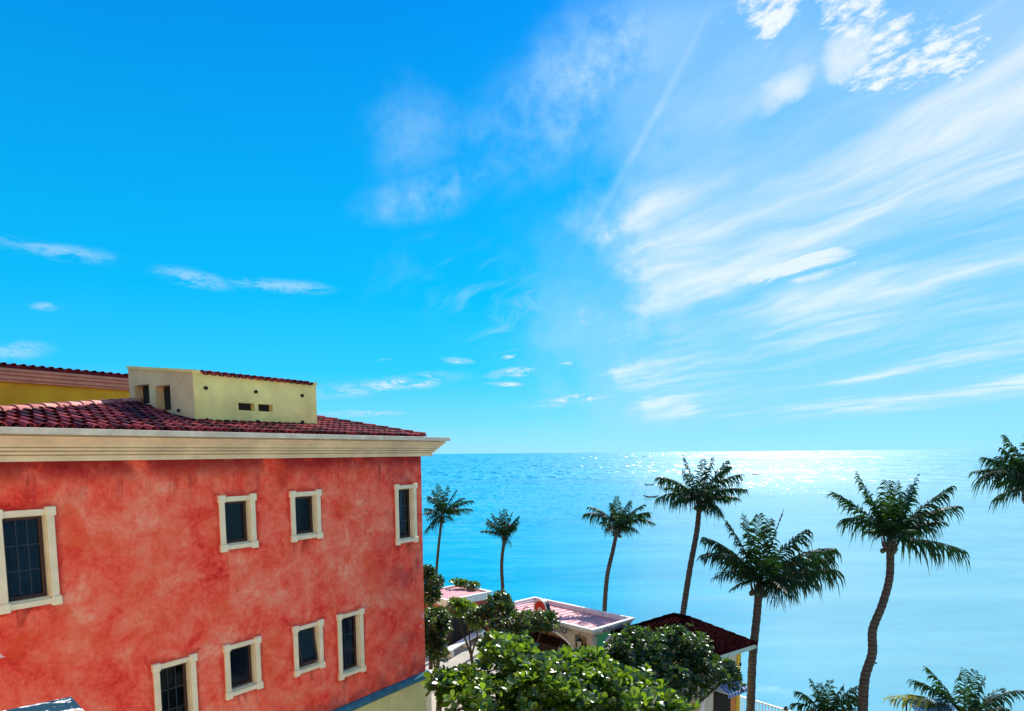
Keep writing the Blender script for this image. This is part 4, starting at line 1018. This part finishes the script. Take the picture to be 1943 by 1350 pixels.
palm([(1634, 1400, 0), (1637, 1345, 0), (1641, 1287, 0), (1655, 1240, 0), (1656, 1195, 0), (1674, 1148, 0), (1688, 1095, 0), (1689, 1035, 0)], 20.8, .175, .11,
     [(1583, 935, 0, .12), (1600, 985, -.4, .26), (1625, 895, 0, .02, .35), (1645, 940, .4, .1), (1683, 912, -.4, .02, .6), (1700, 915, .3, .03, .6), (1742, 900, 0, .0, .35), (1806, 922, 0, .10, .4), (1818, 960, .3, .18, .45), (1790, 990, -.5, .2), (1775, 1005, .4, .22), (1640, 1010, .6, .25), (1832, 1045, 0, .12, .5), (1730, 920, .5, .05)],
     'tall palm with S-curved trunk and one low frond hanging to the right', 16, extra=9, Lf=1.9, coco=4)
palm([(1965, 1400, 0), (1968, 1200, 0), (1965, 1050, 0), (1962, 940, 0)], 17.8, .15, .12,
     [(1850, 895, 0, .22), (1862, 905, -.5, .26), (1868, 868, .3, .18), (1905, 825, 0, .1, .4), (1900, 850, .4, .14), (1885, 920, .4, .3), (2010, 850, 0, .1), (2060, 890, 0, .2), (2055, 930, .3, .26), (1915, 935, -.6, .3), (1955, 820, .2, .02)],
     'palm cut off by the right edge with only its left fronds in view', 17, extra=10, Lf=1.7, coco=4)
palm([(1566, 1420, 0), (1567, 1380, 0)], 21.5, .14, .12,
     [(1505, 1335, 0, .30), (1512, 1312, .3, .28), (1540, 1292, 0, .18), (1575, 1290, .3, .04), (1600, 1300, -.2, .12), (1632, 1300, 0, .25), (1635, 1322, .4, .3), (1528, 1350, -.5, .3), (1620, 1345, -.5, .3), (1556, 1296, .4, .1)],
     'low young palm left of the S-curved trunk at the bottom edge', 18, extra=8, Lf=1.1, coco=0, crown_h=.1)
palm([(1832, 1430, 0), (1830, 1385, 0)], 19.5, .15, .12,
     [(1690, 1325, 0, .20, .5, .5, 1), (1735, 1292, .2, .22), (1758, 1266, 0, .12, .35), (1775, 1300, .5, .2), (1830, 1270, 0, .02), (1850, 1272, .3, .03), (1868, 1285, -.2, .08), (1905, 1305, .3, .16, .4), (1940, 1310, 0, .24, .4), (1912, 1345, -.5, .3), (1770, 1340, -.5, .3), (1725, 1318, .4, .2)],
     'low palm with a yellowing frond at the lower right', 19, extra=8, Lf=1.4, coco=0)
# prop pole beside the S-curved palm
p0, p1 = at(1646, 1375, 20.5), at(1662, 1260, 20.6); p0 = p0 + (p0 - p1) * .8
p0.z = max(p0.z, 0); pp = empty('support_pole', tuple(p0)); tag(pp, 'thin dark pole leaning against the foot of the S-curved palm', 'pole')
p0b = p0.copy(); p0b.z = 0
pp.location = p0b
MB().tube([Vector((0, 0, 0)), p0 - p0b, p1 - p0b], [.032, .03, .022], 7).build('shaft', M['iron'], pp)
MB().tube([p1 - p0b, p1 - p0b + Vector((0, 0, .05))], [.03, .03], 7).build('end_cap', M['iron'], pp)

# blue canvas windbreak behind the low right palm
c0 = at(1718, 1322, 19.9); c1 = at(1782, 1336, 19.7); c2 = at(1720, 1336, 19.6)
wb = empty('blue_awning', (c0.x, c0.y, 0)); tag(wb, 'pale blue flat canopy behind the low right palm', 'canopy')
z_ = c0.z; o0 = Vector((c0.x, c0.y, 0)); ex_ = Vector((c1.x - c0.x, c1.y - c0.y, 0)) * 1.25; ey_ = Vector((-.25, -1.0, 0)) * .9
for nm, z0, z1, s_, mt in (('canvas', z_ - .03, z_, 1.0, simple('blue_canvas', (.10, .28, .42), .8, .2, 5, .2)),):
    q4 = [Vector((0, 0, 0)), ex_, ex_ + ey_ + Vector((0, 0, -.12)), ey_ + Vector((0, 0, -.12))]
    MB().add([q + Vector((0, 0, z0)) for q in q4] + [q + Vector((0, 0, z1)) for q in q4], [(0, 1, 2, 3), (4, 5, 6, 7), (0, 1, 5, 4), (1, 2, 6, 5), (2, 3, 7, 6), (3, 0, 4, 7)]).build(nm, mt, wb)
for q in (Vector((0, 0, 0)), ex_, ex_ + ey_, ey_):
    q = q * .94 + (ex_ + ey_) * .03; MB().tube([q, q + Vector((0, 0, z_ - .16))], .025, 6).build('leg', M['iron'], wb)

# ------------------------------------------------------------------ broad-leaved trees
M['leaf_a'] = leaf_mat('almond_leaf', (.005, .026, .004), (.050, .13, .010), (.30, .50, .02), .38, .30)
M['leaf_b'] = leaf_mat('almond_leaf_dark', (.004, .016, .004), (.026, .070, .010), (.14, .29, .016), .28, .32)
M['branch'] = simple('branch_bark', (.06, .045, .034), .9, .3, 6, .3)
def leaf_verts(L, Wd, fold=.22, curl=.12):
    prof_ = [(0, .0), (.28, .5), (.62, 1.0), (.86, .78), (1.0, 0)]
    vs = []
    for t, w_0 in prof_:
        z = -curl * L * t * t
        if w_0 == 0: vs.append((0, L * t, z))
        else: vs += [(-Wd * w_0 / 2, L * t, z + fold * Wd * w_0 / 2), (0, L * t, z), (Wd * w_0 / 2, L * t, z + fold * Wd * w_0 / 2)]
    fs = [(0, 2, 1), (0, 3, 2), (1, 2, 5, 4), (2, 3, 6, 5), (4, 5, 8, 7), (5, 6, 9, 8), (7, 8, 10), (8, 9, 10)]
    return [Vector(v) for v in vs], fs
def leafy_tree(base, blobs, leafL, n_ros, mat, label, seed, parts=0, trunk_r=.14, cat='tree', name='almond_tree', group=None, per=7, scaleZ=1.0, lean=None):
    rr_ = random.Random(seed); o = empty(name, tuple(base)); tag(o, label, cat, group)
    base = Vector(base); tv_, tf_ = leaf_verts(leafL, leafL * .56)
    B = [(Vector(c) - base, Vector(r)) for c, r in blobs]
    vol = [r.x * r.y + r.y * r.z + r.x * r.z for c, r in B]; tot = sum(vol)
    # limbs
    mb = MB(); top0 = Vector((0, 0, 0)); cen = sum((c for c, r in B), Vector()) / len(B)
    fork = Vector((cen.x * .35, cen.y * .35, max(.6, min(c.z for c, r in B) * .55)))
    mb.tube([top0, fork * .5 + Vector((.05, .03, 0)), fork], [trunk_r * 1.25, trunk_r, trunk_r * .85], 9)
    for c, r in B:
        m1 = fork.lerp(c, .5) + Vector((rr_.uniform(-.2, .2), rr_.uniform(-.2, .2), rr_.uniform(-.1, .25)))
        mb.tube([fork, m1, c], [trunk_r * .6, trunk_r * .38, trunk_r * .2], 6)
        for k in range(5):
            d_ = Vector((rr_.gauss(0, 1), rr_.gauss(0, 1), rr_.gauss(.2, 1))).normalized(); e_ = c + Vector((d_.x * r.x, d_.y * r.y, d_.z * r.z)) * .85
            mb.tube([c, c.lerp(e_, .5) + Vector((0, 0, .06)), e_], [trunk_r * .18, trunk_r * .12, trunk_r * .06], 4)
    mb.build('trunk', M['branch'], o, smooth=True)
    leaves = []
    twig = MB()
    for (c, r), v_ in zip(B, vol):
        for i in range(int(n_ros * v_ / tot)):
            d_ = Vector((rr_.gauss(0, 1), rr_.gauss(0, 1), rr_.gauss(0, 1))).normalized()
            if d_.z < -.35 and rr_.random() < .65: d_.z = -d_.z
            s_ = rr_.uniform(.4, 1.08) ** .6 * (1.18 if rr_.random() < .12 else 1)
            p = c + Vector((d_.x * r.x, d_.y * r.y, d_.z * r.z)) * s_ * (1 + .16 * math.sin(5 * d_.x + seed) * math.sin(4 * d_.y + 2))
            ax = (d_ * .7 + Vector((rr_.uniform(-.5, .5), rr_.uniform(-.5, .5), .75))).normalized()
            qa = ax.to_track_quat('Z', 'Y').to_matrix().to_4x4(); ph = rr_.uniform(0, 6.28)
            sc0 = rr_.uniform(.75, 1.2)
            if rr_.random() < .5: twig.tube([p - ax * .25, p], .008, 3, cap=False)
            for k in range(per):
                tilt = R(rr_.uniform(8, 55)) if k < per * .65 else R(rr_.uniform(50, 75)); sc_ = sc0 * rr_.uniform(.7, 1.15)
                leaves.append(Matrix.Translation(p) @ qa @ Matrix.Rotation(ph + k * 2.4, 4, 'Z') @ Matrix.Translation((0, .02, 0)) @ Matrix.Rotation(tilt, 4, 'X') @ Matrix.Rotation(rr_.uniform(-.5, .5), 4, 'Y') @ Matrix.Scale(sc_, 4))
    tw_ = twig.build('twigs', M['branch'], o); tw_['kind'] = 'stuff'
    single_ = set()
    if parts:
        e_ = EYE - base
        sc = []
        for i, m_ in enumerate(leaves):
            p = m_.translation; dist_ = (p - e_).length
            rel = ROT.transposed() @ (p - e_)
            pxx, pyy = CX + F * rel.x / -rel.z, CY - F * rel.y / -rel.z
            if 780 < pxx < 1320 and pyy < 1350: sc.append((dist_ - .6 * p.z, i))
        sc.sort(); single_ = {i for _, i in sc[:parts]}
        lm = bpy.data.meshes.new('leaf'); lm.from_pydata([tuple(v) for v in tv_], [], tf_); lm.materials.append(mat); lm.polygons.foreach_set('use_smooth', [True] * len(lm.polygons))
    rest = MB()
    for i, m_ in enumerate(leaves):
        if i in single_: q = bpy.data.objects.new('leaf', lm); COL.objects.link(q); q.parent = o; q.matrix_local = m_
        else: rest.add([m_ @ v for v in tv_], tf_)
    me_ = rest.mesh('foliage', mat, True); f_ = link('foliage', me_, o); f_['kind'] = 'stuff'
    return o
def bl(x, y, Y, rx, ry, rz): return (at(x, y, Y), (rx, ry, rz))
# big tree in the court, leaves facing the viewer
leafy_tree((1.9, 15.5, 0), [bl(960, 1270, 16.2, .75, .9, .55), bl(1050, 1320, 14.8, 1.1, 1.3, .75), bl(900, 1330, 14.5, .75, .9, .45), bl(1170, 1340, 14.5, 1.0, 1.1, .65), bl(1130, 1290, 16.5, .8, .9, .35),
            bl(980, 1240, 17.2, .45, .6, .4), bl(935, 1225, 18.2, .32, .5, .25), bl(1110, 1262, 17.0, .6, .7, .28), bl(880, 1290, 15.2, .35, .5, .22), bl(1255, 1350, 15.0, .65, .9, .4), bl(1040, 1400, 13.8, 1.5, 1.3, .7), bl(848, 1305, 14.8, .36, .5, .28), bl(1240, 1400, 14.0, 1.1, 1.0, .6), bl(1020, 1275, 16.6, .7, .8, .4)], .225, 1500, M['leaf_a'],
           'large leafy tree with bright broad leaves at the bottom centre, nearest the viewer', 21, parts=295, trunk_r=.17, cat='tree', per=8)
leafy_tree((4.6, 18.6, 0), [bl(1215, 1228, 19.0, .75, .8, .5), bl(1290, 1222, 19.2, .75, .8, .42), bl(1180, 1240, 18.6, .5, .7, .4), bl(1260, 1270, 18.6, 1.0, .9, .5), bl(1340, 1275, 18.6, .75, .7, .42), bl(1382, 1285, 18.6, .32, .5, .28), bl(1310, 1245, 18.9, .6, .7, .4), bl(1290, 1300, 18.3, .8, .8, .35), bl(1200, 1275, 18.2, .8, .7, .4), bl(1155, 1262, 18.2, .4, .6, .22)], .14, 1700, M['leaf_b'],
           'dark green tree with small leaves in front of the dark roofed shop', 22, trunk_r=.13, per=8)
leafy_tree((.3, 21.8, 0), [bl(945, 1165, 23.5, .62, .7, .55), bl(1005, 1182, 22.6, .75, .8, .30), bl(950, 1140, 23.8, .3, .4, .3), bl(965, 1195, 22.6, .7, .7, .4), bl(1035, 1180, 22.0, .42, .5, .3), bl(905, 1175, 23.5, .4, .5, .35)], .135, 1000, M['leaf_b'],
           'green tree spreading in front of the round red sign', 23, trunk_r=.11)
leafy_tree((-2.9, 24.6, 0), [bl(825, 1190, 25.0, .55, .7, .62), bl(815, 1215, 24.6, .6, .7, .5), bl(830, 1240, 24.3, .35, .5, .3), bl(830, 1170, 25.5, .4, .5, .3)], .15, 700, M['leaf_b'],
           'bushy tree hard against the corner of the red building, below the far kiosk roof', 24, trunk_r=.1)
leafy_tree((-3.6, 27.5, 0), [bl(815, 1110, 27.5, .62, .6, .45), bl(822, 1135, 27.3, .4, .5, .3), bl(812, 1085, 27.6, .2, .3, .2)], .16, 240, M['leaf_b'],
           'small tree rising above the far kiosk beside the red building', 25, trunk_r=.09)
leafy_tree((-1.6, 26.2, 0), [bl(878, 1160, 26.5, .60, .6, .30), bl(868, 1148, 26.6, .35, .5, .22), bl(905, 1185, 25.6, .35, .4, .28)], .15, 260, M['leaf_a'],
           'thin yellowish green tree in front of the far kiosk', 26, trunk_r=.08)
leafy_tree((-2.7, 36.9, 0), [bl(886, 1110, 36.8, .55, .3, .14), bl(870, 1105, 37, .5, .3, .1), bl(900, 1113, 36.6, .26, .3, .2)], .16, 110, M['leaf_a'],
           'light green shrub top showing over the far kiosk roof', 27, trunk_r=.06, name='shrub', cat='shrub')

# low bench and kerb on the path, small post by the corner
b0, b1 = atz(855, 1236, .4), atz(922, 1196, .4); b0.z = b1.z = 0; db = (b1 - b0).normalized(); lb_ = (b1 - b0).length
bn = frame_empty('stone_bench', b0, db); tag(bn, 'long low white stone bench on the sunlit path', 'bench')
MB().box(0, lb_, 0, .42, .34, .42).build('seat', M['kiosk_white'], bn, bevel=.01)
for x in (.25, lb_ / 2, lb_ - .4): MB().box(x, x + .16, .04, .38, .004, .338).build('support', M['kiosk_white'], bn)
pq = at(812, 1274, 19.6)
pb = empty('gate_pillar', (pq.x, pq.y, 0)); tag(pb, 'short white capped pillar at the foot of the red building corner', 'pillar')
MB().box(-.10, .10, -.1, .1, 0, pq.z - .1).build('shaft', M['kiosk_white'], pb); MB().box(-.14, .14, -.14, .14, pq.z - .1, pq.z).build('cap', M['white'], pb, bevel=.01)
bq = at(816, 1085, 31); cn = empty('chimney_pipe', (bq.x, bq.y, 0)); tag(cn, 'dark pipe standing behind the small tree at the red wall edge', 'pipe')
MB().tube([(0, 0, 0), (0, 0, bq.z)], .09, 8).build('pipe', M['iron'], cn); MB().tube([(0, 0, bq.z), (0, 0, bq.z + .16)], [.14, .13], 8).build('cowl', M['iron'], cn)

# ------------------------------------------------------------------ boats
def boat(x, y, Lp, label, seed, heading=0.0):
    P = atz(x, y, SEA_Z); L = Lp / F * P.y
    o = empty('fishing_boat', (P.x, P.y, SEA_Z), heading); tag(o, label, 'boat', 'small boats out on the sea')
    mb = MB(); n_ = 12; vs = []
    for i in range(n_ + 1):
        t = i / n_ * 2 - 1; w0 = L * .08 * max(0.02, 1 - abs(t) ** 2.6); sh_ = L * .045 * t * t * (1.5 if t < 0 else 1)
        for s_, z0 in ((-1, .055), (-.6, .0), (.6, .0), (1, .055)): vs.append((t * L / 2, s_ * w0, z0 * L * 1.5 + sh_ * 1.4 - L * .008))
    fs = [(4 * i + k, 4 * i + k + 1, 4 * i + k + 5, 4 * i + k + 4) for i in range(n_) for k in range(3)] + [(4 * i, 4 * i + 4, 4 * i + 7, 4 * i + 3) for i in range(n_)]
    mb.add(vs, fs); mb.build('hull', M['iron'], o)
    for s_ in (-1, 1):
        f = MB().tube([(-L * .32, s_ * L * .16, L * .01), (L * .32, s_ * L * .16, L * .01)], L * .006, 5).build('outrigger', M['iron'], o)
        for xx in (-.18, .18): MB().tube([(xx * L, 0, L * .05), (xx * L, s_ * L * .16, L * .015)], L * .004, 4).build('outrigger_arm', M['iron'], f)
    return o
b1_ = boat(1235, 944, 28, 'dark narrow boat nearest the shore, left of the tall palm crown', 1, R(-6)); 
b2_ = boat(1232, 921, 19, 'smaller dark boat farther out, just above the nearest boat', 2, R(4))
boat(1434, 901, 15, 'small boat in the bright glitter right of the tall palm crown', 3, R(10))
boat(1548, 859, 8, 'tiny boat near the horizon above the glitter', 4); boat(1015, 884, 9, 'tiny boat far out on the blue water at left', 5)
boat(1222, 867, 6, 'tiniest boat on the horizon left of the tall palm', 6)

# ------------------------------------------------------------------ air over the sea is clear: no haze volume
for ob in list(S.objects):
    if ob.type == 'MESH' and ob.parent is None and 'kind' not in ob and 'label' not in ob: print('UNTAGGED', ob.name)
